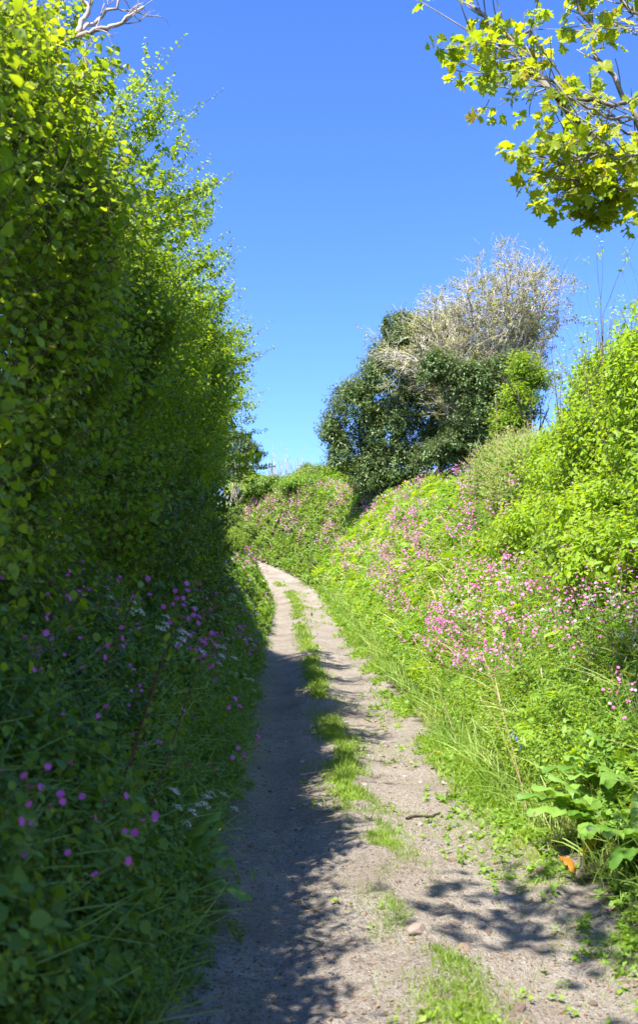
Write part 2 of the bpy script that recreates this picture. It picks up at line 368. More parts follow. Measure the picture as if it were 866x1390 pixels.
def frames(D, N):
    """leaf frames with length along D and normal near N"""
    Y = nrm(D); X = nrm(np.cross(Y, N)); return X, Y, np.cross(X, Y)
UP = np.array([0, 0, 1.])
def shoots(mb, P0, D, L, bend=(0, 0, .2), K=4, r0=.004, m=12, tm='tiny', size=.04, wood=0, lf=1, out=.9, nup=.6, sides=3, s0=.12, rnd=None, cl=1, clr=0, taper=.3, jit=.35, szv=.3):
    """stems from P0 along D with length L; m leaf nodes each with cl leaves"""
    N = len(P0)
    if N == 0: return
    D = nrm(D); L = np.broadcast_to(L, (N,)).astype(float)
    B = np.broadcast_to(np.asarray(bend, float), (N, 3)) + rng.normal(size=(N, 3)) * .12
    def cur(s): return P0[:, None] + L[:, None, None] * (D[:, None] * s[..., None] + B[:, None] * (s ** 2)[..., None])
    s = np.broadcast_to(np.linspace(0, 1, K), (N, K))
    if sides: mb.tubes(cur(s), np.broadcast_to(np.linspace(1, taper, K), (N, K)) * np.broadcast_to(r0, (N,))[:, None], sides, wood, .5)
    if m <= 0: return
    sm = np.clip(s0 + (1 - s0) * (np.arange(m) + rng.uniform(0, .8, (N, m))) / m, 0, 1)
    pos = cur(sm); tan = nrm(D[:, None] + 2 * B[:, None] * sm[..., None])
    ref = rv(N)[:, None]; u = nrm(np.cross(tan, ref)); v = np.cross(tan, u)
    bn = rng.random(N) if rnd is None else np.broadcast_to(rnd, (N,))
    for c in range(cl):
        ph = np.arange(m)[None] * 2.4 + c * 2 * math.pi / cl + rng.normal(size=(N, m)) * .3
        side = np.cos(ph)[..., None] * u + np.sin(ph)[..., None] * v
        d = nrm(tan * (1 - out) + side * out + rng.normal(size=(N, m, 3)) * jit * .5)
        nn = nrm(UP * nup + tan * .25 + rng.normal(size=(N, m, 3)) * jit)
        sz = np.broadcast_to(size, (N,))[:, None] * (1 + szv * rng.normal(size=(N, m)).clip(-2, 2)) * (1 - .35 * sm ** 3)
        Xa, Ya, Za = frames(d.reshape(-1, 3), nn.reshape(-1, 3))
        pp = pos.reshape(-1, 3) + (Ya * .15 * sz.reshape(-1, 1)) + (rng.normal(size=(N * m, 3)) * clr if clr else 0)
        rr = np.clip(np.repeat(bn, m) * .55 + rng.random(N * m) * .45, 0, 1)
        mb.inst(T[tm], pp, Xa, Ya, Za, sz.reshape(-1), lf, rr)

def limb(p0, d, L, r, depth, out, wob=.18, grav=0., K=7, kids=(3, 5), shrink=.62, spread=.7, pull=None, tips=None):
    """recursive branching; out collects (points, radii), tips collects end points"""
    d = nrm(np.asarray(d, float)); pts = [np.asarray(p0, float)]; dirs = [d]
    for i in range(K - 1):
        d = nrm(d + rng.normal(size=3) * wob + np.array([0, 0, grav]) + (0 if pull is None else np.asarray(pull)))
        pts.append(pts[-1] + d * L / (K - 1)); dirs.append(d)
    rr = r * np.linspace(1, .45 if depth else .2, K)
    out.append((np.array(pts), rr))
    if tips is not None and depth <= 1:
        for i in range(2, K): tips.append((pts[i], dirs[i]))
    if depth <= 0: return
    for k in range(rng.integers(kids[0], kids[1] + 1)):
        i = rng.integers(K // 3, K)
        nd = nrm(dirs[i] + rv(1)[0] * spread)
        limb(pts[i], nd, L * shrink * rng.uniform(.7, 1.15), rr[i] * .65, depth - 1, out, wob, grav, K, kids, shrink, spread, pull, tips)
def emit(mb, lst, sides=5, mat=0):
    K = len(lst[0][0]); mb.tubes(np.array([a for a, b in lst]), np.array([b for a, b in lst]), sides, mat)

def thing(name, label, cat, base, group=None):
    o = empty(name, tuple(base)); tag(o, label, cat, group); return o

# ------------------------------------------------------------------ the left hedge
HT = tab([-20, 1.5, 5.0, 8.7, 12, 16, 19.5, 21.5, 23, 30, 38, 42, 46], [3.8, 4.1, 5.9, 6.7, 6.5, 6.3, 5.9, 4.8, 3.4, 3.1, 2.4, 1.8, 1.0], .8)
OV = tab([-20, 3, 6, 9, 13, 19, 20.5, 22, 50], [0, .05, .2, .45, .6, .6, .3, 0, 0], 1)
FX = tab([-20, 3, 8, 13, 18, 20, 23, 30, 38, 44], [-1.5, -1.4, -1.5, -1.75, -2.05, -2.3, -2.55, -2.75, -2.75, -3.1], 1.2)
def hedge(name, label, y0, y1, n, tm, size, mats, m, length, stems, sub, cl=1, out_x=.6, upk=.7, depth=.42, bulge=.5, over=None, nup=.5, dens_low=1.):
    yc, hl = (y0 + y1) / 2, (y1 - y0) / 2
    base = np.array([FX(yc) - .9, yc, 0]); base[2] = GZ(base[0], base[1])
    o = thing(name, label, 'shrub', base, 'shrubs of the tall left hedge')
    # woody stems
    for k in range(stems):
        y = yc + hl * rng.uniform(-.7, .7); x = FX(y) - rng.uniform(.7, 1.6); z = GZ(x, y) - .1; lst = []
        H = (HT(y) + Pz(y) - z)
        limb((x, y, z), (.0, rng.normal() * .1, 1), H * .5, .03 + .02 * rng.random(), 2, lst, .10, .12, 6, (3, 5), .5, .55)
        b = MB(); emit(b, lst, 5); shift(b, base).build('stem', mats[0], o)
    # leafy shoots
    y = yc + hl * np.sign(rng.uniform(-1, 1, n)) * rng.random(n) ** .8 * 1.08
    top = HT(y) * (1 - .16 * np.abs((y - yc) / hl) ** 3); 
    p3 = np.stack([0 * y, y, 0 * y], -1)
    dep = rng.exponential(depth, n).clip(0, 1.5)
    zr = rng.random(n) ** dens_low
    z = .95 + (top - .95) * zr
    istop = rng.random(n) < .10
    z = np.where(istop, top - rng.random(n) * .5, z); dep = np.where(istop, rng.uniform(0, 1.3, n), dep)
    p = np.stack([FX(y), y, z], -1)
    bl = bulge * noise(p, 1.0, 3) + OV(y) * np.clip((z - 2.8) / 1.5, 0, 1) - .48 * np.clip(z - 4.0, 0, 3)
    up_ = np.clip((z / top - .45) / .3, 0, 1); dep = dep * (1 - up_ * .3) * np.where(istop, .75, 1)
    rnd_top = np.clip((z / top - .8) / .2, 0, 1) ** 2 * .55
    x = FX(y) + bl - dep - rnd_top - .25
    z = z + Pz(y) + .25 * noise(p + 3, 2.0, 2) * (zr > .6)
    keep = z > GZ(x, y) + .05
    P0 = np.stack([x, y, z], -1)[keep]; k = len(P0); tz = ((z - Pz(y)) / top)[keep]
    D = np.array([out_x, 0, upk]) + rng.normal(size=(k, 3)) * .5 + np.stack([0 * tz, 0 * tz, tz * .5], -1)
    b = MB()
    patch = np.clip(.5 + .5 * noise(P0, 1.1, 2), 0, 1)
    shoots(b, P0, D, length * rng.uniform(.5, 1.2, k), (0, 0, .1), 4, .0035, m, tm, size, 0, 1, .85, nup, 3, .1, patch * .6 + .4 * rng.random(k), cl)
    if over:
        for (yy, zz, q, dr, ln) in over:
            P1 = np.stack([np.full(q, 0.), yy + rng.normal(size=q) * .25, zz + Pz(yy) + rng.normal(size=q) * .2], -1); P1[:, 0] = FX(P1[:, 1]) - .1 + .9 * OV(P1[:, 1]) - .48 * np.clip(zz - 4.0, 0, 3) + rng.normal(size=q) * .08
            D1 = np.array(dr) + rng.normal(size=(q, 3)) * .18
            shoots(b, P1, D1, ln * rng.uniform(.6, 1.1, q), (.05, 0, .12), 6, .005, int(m * 2.2), tm, size * .9, 0, 1, .8, nup, 4, .1, .8, cl)
            # side twigs off those long shoots
            for s in (.3, .5, .7, .85):
                Q = P1 + nrm(D1) * (ln * s * .85)
                shoots(b, Q, D1 + rng.normal(size=(q, 3)) * .6, .28 * ln * rng.uniform(.5, 1.2, q), (0, 0, .1), 3, .003, m, tm, size * .85, 0, 1, .85, nup, 3, .1, .85, cl)
    q = rng.choice(k, min(k, 130)); q = q[tz[q] > .4]; tn = len(q)
    shoots(b, P0[q], np.array([.25, -.1, .75]) + rng.normal(size=(tn, 3)) * .5, rng.uniform(.2, .6, tn), (0, 0, .05), 6, rng.uniform(.0015, .004, tn), 0, 'tiny', .03, 0, 0, sides=4)
    shift(b, base).build('foliage', mats, o)
    return o
hz = [M['bark'], M['hazel']]; el = [M['bark'], M['elm']]; hw = [M['bark'], M['haw']]; iv = [M['bark'], M['ivy']]
hedge('hazel_shrub', 'broad-leaved hazel beside the camera, mostly outside the left edge', -6, 2.6, 1000, 'round', .085, hz, 9, .6, 6, 0)
hedge('hazel_shrub', 'nearest broad-leaved hazel filling the left edge of the photo under the dead tree', 2.2, 6.6, 5600, 'round', .052, hz, 10, .5, 9, 0, over=[(5.6, 4.6, 6, (.35, 0, 1), .6)])
hedge('elm_shrub', 'yellow-green round-leaved elm between the nearest hazel and the small-leaved hawthorns', 6.0, 9.6, 5600, 'round', .05, el, 12, .5, 8, 0, over=[(8.6, 5.0, 8, (.7, 0, .35), .8), (7.6, 5.6, 8, (.5, 0, .8), .7)])
hedge('hawthorn_shrub', 'first small-leaved hawthorn whose long sprays reach up right into the sky under the dead limb', 8.8, 13.2, 5200, 'haw', .044, hw, 12, .55, 9, 0, cl=2, out_x=.6, over=[(9.4, 5.9, 16, (.6, 0, .8), 1.3), (10.2, 5.6, 12, (.8, 0, .5), 1.1), (11.0, 4.9, 8, (.8, 0, .45), .9), (12.0, 5.6, 14, (.7, 0, .7), 1.2)])
hedge('hawthorn_shrub', 'middle small-leaved hawthorn with an arching side standing out against the sky', 12.6, 17, 4600, 'haw', .047, hw, 12, .6, 8, 0, cl=2, over=[(13.8, 5.6, 14, (.7, 0, .65), 1.2), (15.8, 5.0, 14, (.85, 0, .45), 1.1)])
hedge('hawthorn_shrub', 'farthest tall hawthorn of the hedge, its tips reaching furthest right over the lane', 16.4, 21.6, 4600, 'haw', .05, hw, 12, .65, 8, 0, cl=2, over=[(17.6, 5.4, 14, (.8, 0, .45), 1.3), (19.3, 4.9, 16, (.85, 0, .3), 1.2), (18.6, 3.8, 8, (.9, 0, .2), .8)])
hedge('low_shrub', 'low dark shrub where the tall hedge steps down, shading the far lane', 21, 30.5, 5200, 'oval', .07, el, 12, .6, 6, 0, depth=.4)
hedge('low_shrub', 'low bushy end of the left hedge beside the bend of the path', 29.5, 42.5, 4200, 'oval', .085, el, 12, .65, 6, 0, depth=.4)

def ivy(lab, y0, y1, z0, z1, n, sz):
    y = rng.uniform(y0, y1, n); z = rng.uniform(z0, z1, n); p3 = np.stack([0 * y, y, z], -1); k = noise(p3 + 5, 1.1, 2) > -.15; y, z, p3 = y[k], z[k], p3[k]; n = len(y)
    x = FX(y) + .5 * noise(np.stack([FX(y), y, z], -1), 1.0, 3) * .6 + OV(y) * np.clip((z - 2.8) / 1.5, 0, 1) + rng.uniform(-.1, .22, n)
    base = np.array([FX((y0 + y1) / 2) - .5, (y0 + y1) / 2, 0]); base[2] = GZ(base[0], base[1]); o = thing('ivy', lab, 'climbing plant', base, 'ivy growing through the left hedge')
    b = MB(); shoots(b, np.stack([x, y, z + Pz(y)], -1), np.array([.3, 0, .1]) + rng.normal(size=(n, 3)) * .6, .35, (.1, 0, -.2), 4, .003, 8, 'round', sz, 0, 1, .9, .2, 3, .1, None, 1)
    shift(b, base).build('foliage', iv, o)
ivy('dark glossy ivy low in the hedge under the first hawthorn', 8.6, 12.6, 1.2, 3.0, 360, .055)
ivy('dark glossy ivy under the middle and farthest hawthorns', 13.2, 20.0, 1.2, 3.2, 520, .06)

# dead tree standing up out of the near hedge
DT = 6.9
base = np.array([-2.75, DT, GZ(-2.75, DT)])
o = thing('dead_tree', 'bleached leafless dead tree sticking out of the top of the left hedge', 'tree', base)
def path_limb(name, pts, r, parent, mat, base, twigs=0, tl=.5, sides=7):
    P = np.array(pts, float); s = np.linspace(0, 1, len(P)); q = np.linspace(0, 1, 14)
    Q = np.stack([np.interp(q, s, P[:, i]) for i in range(3)], -1)
    Q[1:-1] += rng.normal(size=(12, 3)) * .018 * np.linalg.norm(P[-1] - P[0])
    b = MB(); b.tubes(Q[None], (r * np.linspace(1, .4, 14))[None], sides, 0)
    lst = []
    for k in range(twigs):
        i = rng.integers(3, 14); limb(Q[i], (Q[-1] - Q[0]) / np.linalg.norm(Q[-1] - Q[0]) + rv(1)[0] * .7, tl * rng.uniform(.5, 1), r * .28, 1, lst, .25, .05, 6, (2, 4))
    if lst: emit(b, lst, 4)
    return shift(b, base).build(name, mat, parent)
j = at(104, 48, DT)
path_limb('trunk', [base, base + [-.1, 0, 1.6], j + [-.45, 0, -.9], j], .045, o, M['deadwood'], base, 4)
path_limb('limb', [j, at(118, 18, DT), at(127, -14, DT)], .026, o, M['deadwood'], base, 4)
path_limb('limb', [j + [0, 0, -.02], at(135, 42, DT), at(162, 34, DT), at(196, 9, DT)], .024, o, M['deadwood'], base, 6, .35)
path_limb('limb', [j, at(140, 20, DT + .2), at(176, -10, DT + .2)], .018, o, M['deadwood'], base, 5, .3)
path_limb('limb', [at(60, 90, DT), at(52, 40, DT), at(50, -10, DT)], .012, o, M['deadwood'], base, 6, .35)
path_limb('limb', [at(78, 110, DT), at(84, 40, DT), at(70, -20, DT)], .012, o, M['deadwood'], base, 6, .35)
path_limb('limb', [at(112, 120, DT + .4), at(117, 80, DT + .4), at(116, 55, DT + .4)], .012, o, M['deadwood'], base, 3, .3)

# withered spray hanging in the hedge
pw = at(148, 318, 6.4); b = MB()
o = thing('withered_spray', 'brown withered spray of dead leaves hanging in the left hedge', 'dead spray', pw)
shoots(b, np.repeat([[0., 0, .05]], 9, 0) + rng.normal(size=(9, 3)) * .015, np.array([.1, 0, -1]) + rng.normal(size=(9, 3)) * .12, .3, (0, 0, -.1), 4, .003, 22, 'tiny', .022, 0, 1, .8, .3)
b.build('dead_leaves', [M['bark'], M['litter']], o)

# ------------------------------------------------------------------ bushes made of ellipsoid volumes
def ell_pts(ells, n, inner=.35, amp=.12, ns=1.2, low=-.6):
    vol = np.array([np.prod(e[1]) ** (2 / 3) for e in ells]); idx = rng.choice(len(ells), n, p=vol / vol.sum())
    c = np.array([e[0] for e in ells], float)[idx]; r = np.array([e[1] for e in ells], float)[idx]
    d = rv(n); d[:, 2] = np.where(d[:, 2] < low, -d[:, 2], d[:, 2])
    f = 1 - inner * rng.random(n) ** 1.3
    p = c + d * r * f[:, None]; p = c + (p - c) * (1 + amp * noise(p, ns, 3))[:, None]
    keep = np.ones(n, bool)
    for e in ells:
        q = (p - np.array(e[0])) / np.array(e[1]); keep &= (q ** 2).sum(-1) > (1 - inner * 1.3) ** 2
    return p[keep], nrm(d / r)[keep]
def bush(name, label, cat, ells, n, tm, size, mats, m, length, stems=5, cl=1, nup=.5, group=None, base=None, up=.4, inner=.35, r0=.004, part='foliage', amp=.12, trunk=.05, follow=.35, out=.85):
    E = np.array([e[0] for e in ells], float)
    if base is None: base = np.array([E[:, 0].mean(), E[:, 1].mean(), 0]); 
    base = np.array(base, float); base[2] = GZ(base[0], base[1])
    o = thing(name, label, cat, base, group)
    for k in range(stems):
        lst = []; e = ells[k % len(ells)]; s = base + [rng.normal() * .15, rng.normal() * .15, -.1]; tgt = np.array(e[0]) + rv(1)[0] * np.array(e[1]) * .3
        limb(s, tgt - s, np.linalg.norm(tgt - s) * .9, trunk, 2, lst, .12, .02, 7, (3, 5), .4, .6)
        b = MB(); emit(b, lst, 5); shift(b, base).build('stem', mats[0], o)
    P0, N0 = ell_pts(ells, n, inner, amp)
    k = P0[:, 2] > GZ(P0[:, 0], P0[:, 1]) + .02; P0, N0 = P0[k], N0[k]; k = len(P0)
    b = MB(); D = N0 * .8 + UP * up + rng.normal(size=(k, 3)) * follow
    patch = np.clip(.5 + .5 * noise(P0, 1.0, 2), 0, 1)
    shoots(b, P0 - N0 * length * .5, D, length * rng.uniform(.5, 1.2, k), (0, 0, .08), 4, r0, m, tm, size, 0, 1, out, nup, 3, .15, patch * .6 + .4 * rng.random(k), cl)
    shift(b, base).build(part, mats, o)
    return o, base
def el_px(u, v, D, ru, rv_, rd): # ellipsoid centred on what photo pixel u,v shows at distance D, radii in metres
    return (at(u, v, D), (ru, rd, rv_))
br = [M['bark'], M['bright']]
G1 = 'shrubs on the crest of the right bank'
def crest(y, d, up_): 
    x = Rx(y) + d; return np.array([x, y, GZ(x, y) + up_])
bush('bramble_shrub', 'bright yellow-green leafy shrub at the right edge, draping lowest over the bank', 'shrub', [(crest(10.2, 2.6, .5), (1.0, 1.6, .9)), (crest(11.6, 2.9, 1.2), (1.1, 1.7, 1.6)), (crest(9, 3.4, .9), (1.3, 1.6, 1.3)), (crest(12.4, 3.6, 1.9), (1.1, 1.6, 1.5)), (crest(11, 1.9, .3), (.8, 1.5, .6)), (crest(13, 2.2, .4), (.8, 1.5, .7))], 7600, 'oval', .082, br, 10, .42, 6, group=G1, r0=.003)
bush('bramble_shrub', 'bright leafy shrub just left of the bare twigs on the right skyline', 'shrub', [(crest(14.4, 2.9, .7), (1.0, 1.8, 1.1)), (crest(15.2, 3.3, 1.2), (1.0, 1.8, 1.4)), (crest(16.6, 3.1, .5), (1.0, 1.7, 1.1)), (crest(16, 2.2, .3), (.8, 1.6, .6))], 6000, 'oval', .082, br, 10, .45, 6, group=G1, r0=.003)
bush('bramble_shrub', 'small mixed bramble thicket between the bright shrubs and the windswept tree', 'shrub', [(crest(19.5, 3.1, .3), (1.0, 2.2, 1.0)), (crest(22.5, 3.3, .3), (1.0, 2.2, .9))], 3800, 'oval', .065, [M['drystalk'], M['herb']], 10, .5, 5, group=G1, r0=.005)
# bare twiggy tree rising behind the right-hand shrub
def bare(name, label, u, v0, v1, D, spread, n, mat, r=.02, leaves=0, group=None, cat='shrub', depth=2):
    p = at(u, v0, D); p[2] = GZ(p[0], p[1]); H = at(u, v1, D)[2] - p[2]
    o = thing(name, label, cat, p, group); lst = []; tips = []
    for k in range(n):
        limb(p + rng.normal(size=3) * [.25, .25, 0], np.array([rng.normal() * spread, rng.normal() * spread, 1]), H * rng.uniform(.5, .75), r * rng.uniform(.5, 1), depth, lst, .10, .06, 7, (2, 4), .55, .5, tips=tips)
    b = MB(); emit(b, lst, 4); shift(b, p).build('twigs', mat, o)
    if leaves:
        tp = np.array([t[0] for t in tips]); td = np.array([t[1] for t in tips]); i = rng.choice(len(tp), leaves)
        b = MB(); shoots(b, tp[i], td[i] + rng.normal(size=(leaves, 3)) * .5, .15, (0, 0, .1), 3, .002, 5, 'oval', .05, 0, 1); shift(b, p).build('foliage', [mat, M['bright']], o)
    return o
bare('bare_shrub', 'leafless twiggy shrub poking up against the sky at the right edge, under the sycamore', 842, 600, 300, 13.0, .14, 9, M['bark'], .018, 60, G1)
bare('bare_shrub', 'few thin leafless stems standing clear of the right-hand shrubs against the sky', 795, 600, 385, 14.5, .15, 5, M['bark'], .013, 60, G1)
bush('elder_sapling', 'small fresh green sapling between the windswept tree and the right-hand shrubs', 'tree', [el_px(708, 505, 30, .45, .55, .7), el_px(730, 520, 30, .4, .4, .6), el_px(700, 545, 30, .6, .5, .7), el_px(690, 580, 30, .7, .5, .7)], 620, 'oval', .10, [M['bark'], M['haw']], 9, .5, 4, r0=.006, base=at(705, 600, 30))

# holly and windswept hawthorn
DH = 46
hl_ = [el_px(462, 622, DH, .8, 1.2, 1.2), el_px(500, 655, DH, .9, 1.3, 1.4), el_px(545, 640, DH, 1.4, 1.4, 1.7), el_px(600, 610, DH, 1.6, 1.5, 1.8), el_px(655, 590, DH, 1.5, 1.4, 1.7), el_px(690, 575, DH, 1.2, 1.2, 1.5), el_px(448, 590, DH, .6, .8, 1), el_px(640, 525, 40.5, 1.3, 1.1, 1.2), el_px(660, 565, 40.5, 1.4, 1.1, 1.2), el_px(645, 605, 41, 1.7, .9, 1.2), el_px(600, 625, 42, 1.5, .9, 1.2), el_px(685, 520, 40.5, 1.1, 1.3, 1.2), el_px(592, 505, 40.5, .9, .9, 1.0), el_px(565, 465, 45, 1.1, 1.1, 1.2), el_px(700, 550, 40.5, 1.1, 1.2, 1.2), el_px(482, 560, DH, 1.3, 1.6, 1.8), el_px(525, 520, DH, 1.6, 2.0, 2.0), el_px(560, 475, DH, 1.4, 1.7, 1.8), el_px(520, 590, DH, 1.5, 1.6, 1.8), el_px(580, 560, DH, 1.7, 1.7, 2.0), el_px(625, 545, DH, 1.8, 1.7, 1.8), el_px(665, 540, DH, 1.4, 1.3, 1.6), el_px(505, 625, DH, .9, 1.2, 1.2), el_px(549, 445, DH, .8, .7, 1), el_px(600, 460, DH, 1.2, 1.2, 1.3), el_px(523, 462, DH, .22, 1.1, .3)]
bush('holly_tree', 'dense dark green holly leaning over the bend, left of the grey bare crown', 'tree', hl_, 18000, 'holly', .125, [M['bark'], M['holly']], 8, .55, 9, nup=.55, base=at(560, 640, DH), inner=.5, trunk=.06, r0=.008, amp=.26, part='crown')
pb = at(650, 600, 43); pb[2] = GZ(pb[0], pb[1])
o = thing('hawthorn_tree', 'windswept grey hawthorn with a mostly bare twiggy crown above the dark holly', 'tree', pb)
b = MB(); lst = []; tips = []
for tu, tv in [(562, 486), (588, 458), (612, 440), (640, 424), (664, 412), (688, 402), (708, 398), (728, 400), (736, 420), (732, 446), (718, 470), (650, 450), (605, 482), (690, 430), (578, 505)]:
    s = pb + np.array([rng.normal() * .2, rng.normal() * .3, 1.2]); m1 = at(655 + (tu - 655) * .35 + 12, 560 - (560 - tv) * .35, 43 + rng.normal() * .8); e = at(tu, tv, 43 + rng.normal() * 1.0)
    q = np.linspace(0, 1, 7)[:, None]; c = (1 - q) ** 2 * s + 2 * q * (1 - q) * (m1 + [0, 0, -.2]) + q ** 2 * e
    c[1:-1] += rng.normal(size=(5, 3)) * .12
    lst.append((c, .10 * np.linspace(1, .3, 7)))
    for i in range(2, 7):
        for k in range(6): limb(c[i], nrm(c[i] - c[i - 1]) + rv(1)[0] * .75, rng.uniform(.9, 1.6), .035, 2, lst, .2, .03, 7, (3, 5), .62, .75, tips=tips)
emit(b, lst, 4); tr = MB(); tr.tubes(np.array([[pb - [0, 0, .3], pb + [0, 0, .5], pb + [-.1, 0, 1.1], pb + [0, 0, 1.5]]]), np.array([[.28, .24, .22, .12]]), 9)
shift(tr, pb).build('trunk', M['greybark'], o); shift(b, pb).build('branches', M['greybark'], o)
tp = np.array([t[0] for t in tips]); td = np.array([t[1] for t in tips]); i = rng.choice(len(tp), 4200)
b = MB(); shoots(b, tp[i] + rng.normal(size=(4200, 3)) * .1, td[i] + rng.normal(size=(4200, 3)) * .5, .34, (0, 0, .1), 3, .010, 0, 'tiny', .05, 0, 1); b2 = MB()
i = rng.choice(len(tp), 4200); shoots(b2, tp[i], td[i] + rng.normal(size=(4200, 3)) * .5, .3, (0, 0, .1), 3, .008, 8, 'tiny', .085, 0, 1)
shift(b, pb).build('twigs', [M['greybark']] * 2, o); shift(b2, pb).build('foliage', [M['greybark'], leaf('sparse_hawthorn_leaf', (.12, .16, .03), (.26, .26, .06), trans=.3)], o)

# things on the hill crest beyond the bend
bush('distant_tree', 'dark rounded tree on the skyline just right of the tall hedge', 'tree', [el_px(318, 612, 64, 1.5, 1.3, 1.6), el_px(300, 620, 64, 1.2, 1.3, 1.4), el_px(340, 620, 64, .8, .9, 1), el_px(318, 645, 63.5, 1.7, 1.2, 1.4)], 1500, 'holly', .16, [M['bark'], M['holly']], 8, .5, 5, group='trees and bushes on the skyline', base=at(312, 640, 64), trunk=.1, r0=.012)
bare('bare_shrub', 'pale leafless shrub in front of the dark skyline tree', 316, 640, 612, 61, .5, 18, M['deadwood'], .05, 0, 'trees and bushes on the skyline', depth=1)
bare('bare_shrub', 'grey bare-twigged bush in the middle of the skyline dip', 392, 640, 600, 62, .5, 22, M['deadwood'], .035, 0, 'trees and bushes on the skyline', depth=2)
for u, D, a, c, lab, mm in [(312, 60, 1.6, 1.3, 'light bush at the foot of the dark skyline tree', 'hill'), (350, 62, 1.5, .95, 'round light green bush left of the grey twiggy skyline bush', 'bright'), (414, 63, .9, 1.35, 'small upright green bush right of the grey twiggy skyline bush', 'haw'), (378, 60, 1.7, .8, 'low spreading bush below the grey twiggy skyline bush', 'hill'), (446, 61, 1.9, .9, 'pale green bush at the left foot of the holly on the skyline', 'hill'), (472, 58, 1.3, .8, 'low bush tucked under the left edge of the holly', 'bright'), (338, 57, 1.1, .8, 'light bush on the slope just right of the shaded hedge end', 'hill'), (420, 57, 1.4, .6, 'low bush on the slope below the upright skyline bush', 'herb')]:
    p = at(u, 640, D); p[2] = GZ(p[0], p[1]); e2 = p + [a * .6, .3, c * .3]
    bush('hill_bush', lab, 'bush', [(p + [0, 0, c * .4], (a, 1.3, c)), (e2, (a * .7, 1.1, c * .7)), (p + [-a * .6, -.2, c * .3], (a * .7, 1.1, c * .7))], 1100, 'oval', .12, [M['bark'], M[mm]], 9, .45, 3, group='trees and bushes on the skyline', base=p, trunk=.03, r0=.008, amp=.25)

# ------------------------------------------------------------------ sycamore reaching in from the right
DS = 6.6
base = np.array([4.6, 7.4, 0]); base[2] = GZ(base[0], base[1])
o = thing('sycamore_tree', 'sycamore with yellow-green lobed leaves, its boughs reaching in from the top right', 'tree', base)
fork = at(1010, 230, 7.0)
path_limb('trunk', [base - [0, 0, .2], base + [0, -.1, 1.0], (base + fork) / 2 + [.1, 0, 0], fork, fork + [.2, .1, 1.2]], .16, o, M['sycbark'], base, 0, sides=10)
boughs = [([fork, at(866, 232, DS), at(790, 180, DS), at(720, 100, DS), at(700, 55, DS), at(640, 8, DS)], .034), ([fork, at(866, 190, DS + .3), at(838, 110, DS + .3), at(800, 40, DS + .3), at(775, -30, DS + .3)], .026), ([fork, at(866, 155, DS - .2), at(816, 140, DS - .2), at(760, 125, DS - .2), at(700, 62, DS - .2)], .014),
          ([fork, at(866, 150, DS), at(820, 145, DS), at(770, 130, DS), at(735, 112, DS), at(700, 78, DS), at(640, 45, DS)], .02), ([fork, at(866, 175, DS + .5), at(826, 160, DS + .5), at(780, 118, DS + .5), at(690, 120, DS + .5), at(660, 100, DS + .5)], .012),
          ([fork + [0, 0, -.3], at(880, 215, DS - .3), at(830, 205, DS - .3), at(775, 218, DS - .3), at(760, 222, DS - .3)], .013), ([fork + [0, 0, -.5], at(890, 270, DS - .2), at(850, 262, DS - .2), at(810, 238, DS - .2), at(792, 248, DS - .2)], .016),
          ([fork, at(890, 60, DS), at(866, 30, DS), at(830, -10, DS)], .02), ([fork + [0, 0, -.3], at(900, 200, DS), at(858, 175, DS - .4), at(812, 172, DS - .4), at(780, 200, DS - .4)], .012), ([fork + [0, 0, -.4], at(880, 240, DS), at(862, 225, DS), at(835, 240, DS), at(800, 262, DS)], .012),
          ([fork, np.array([3.2, 4.2, 6.4]), np.array([1.6, 2.6, 6.6]), np.array([.4, 1.8, 6.4]), np.array([-.7, 1.2, 6.2])], .05), ([np.array([2.4, 3.4, 6.5]), np.array([1.2, 3.2, 6.7]), np.array([.2, 2.4, 6.6]), np.array([-.6, 2.2, 6.4])], .025),  # boughs above the camera, out of view, added to dapple the path
          ([np.array([1.6, 2.6, 6.6]), np.array([.8, 1.6, 6.7]), np.array([.4, .6, 6.5]), np.array([-.4, -.6, 6.3])], .02), ([np.array([3.2, 4.2, 6.4]), np.array([2.2, 2.4, 6.3]), np.array([1.6, 1.0, 6.1]), np.array([1.2, -.4, 6.0])], .02),  # more unseen overhead boughs, added for the same dappled shade
          ([fork, fork + [.6, .8, .6], fork + [1.2, 1.6, 1.2]], .05), ([fork, fork + [.8, -.8, .6], fork + [1.4, -1.6, 1.4]], .05)]
SP = []; SD = []
for pts, r in boughs:
    path_limb('bough', pts, r, o, M['sycbark'], base, 0)
    P = np.array(pts); P = P[1:] if len(P) > 3 else P
    q = np.concatenate([np.linspace(.05, 1, 13), np.linspace(.6, 1.0, 9)]); s = np.linspace(0, 1, len(P))
    Q = np.stack([np.interp(q, s, P[:, i]) for i in range(3)], -1); SP.append(Q); SD.append(np.repeat(nrm(P[-1:] - P[:1]), len(q), 0))
SP = np.concatenate(SP); SD = np.concatenate(SD)
b = MB(); k = len(SP); D = SD * .7 + rv(k) * .7
ln = rng.uniform(.12, .38, k)
shoots(b, SP, D, ln, (0, 0, .05), 4, .006, 0, 'palm', .09, 0, 1, taper=.6)
tips_ = SP + nrm(D) * ln[:, None]
sel = rng.random(k) < .85
Q = np.repeat(tips_[sel], 1, 0)
shoots(b, Q, D[sel] + rng.normal(size=(sel.sum(), 3)) * .3, .10, (0, 0, -.05), 3, .002, 3, 'palm', .078, 0, 1, .9, .8, cl=2, jit=.5)
shift(b, base).build('foliage', [M['sycbark'], M['syc']], o)
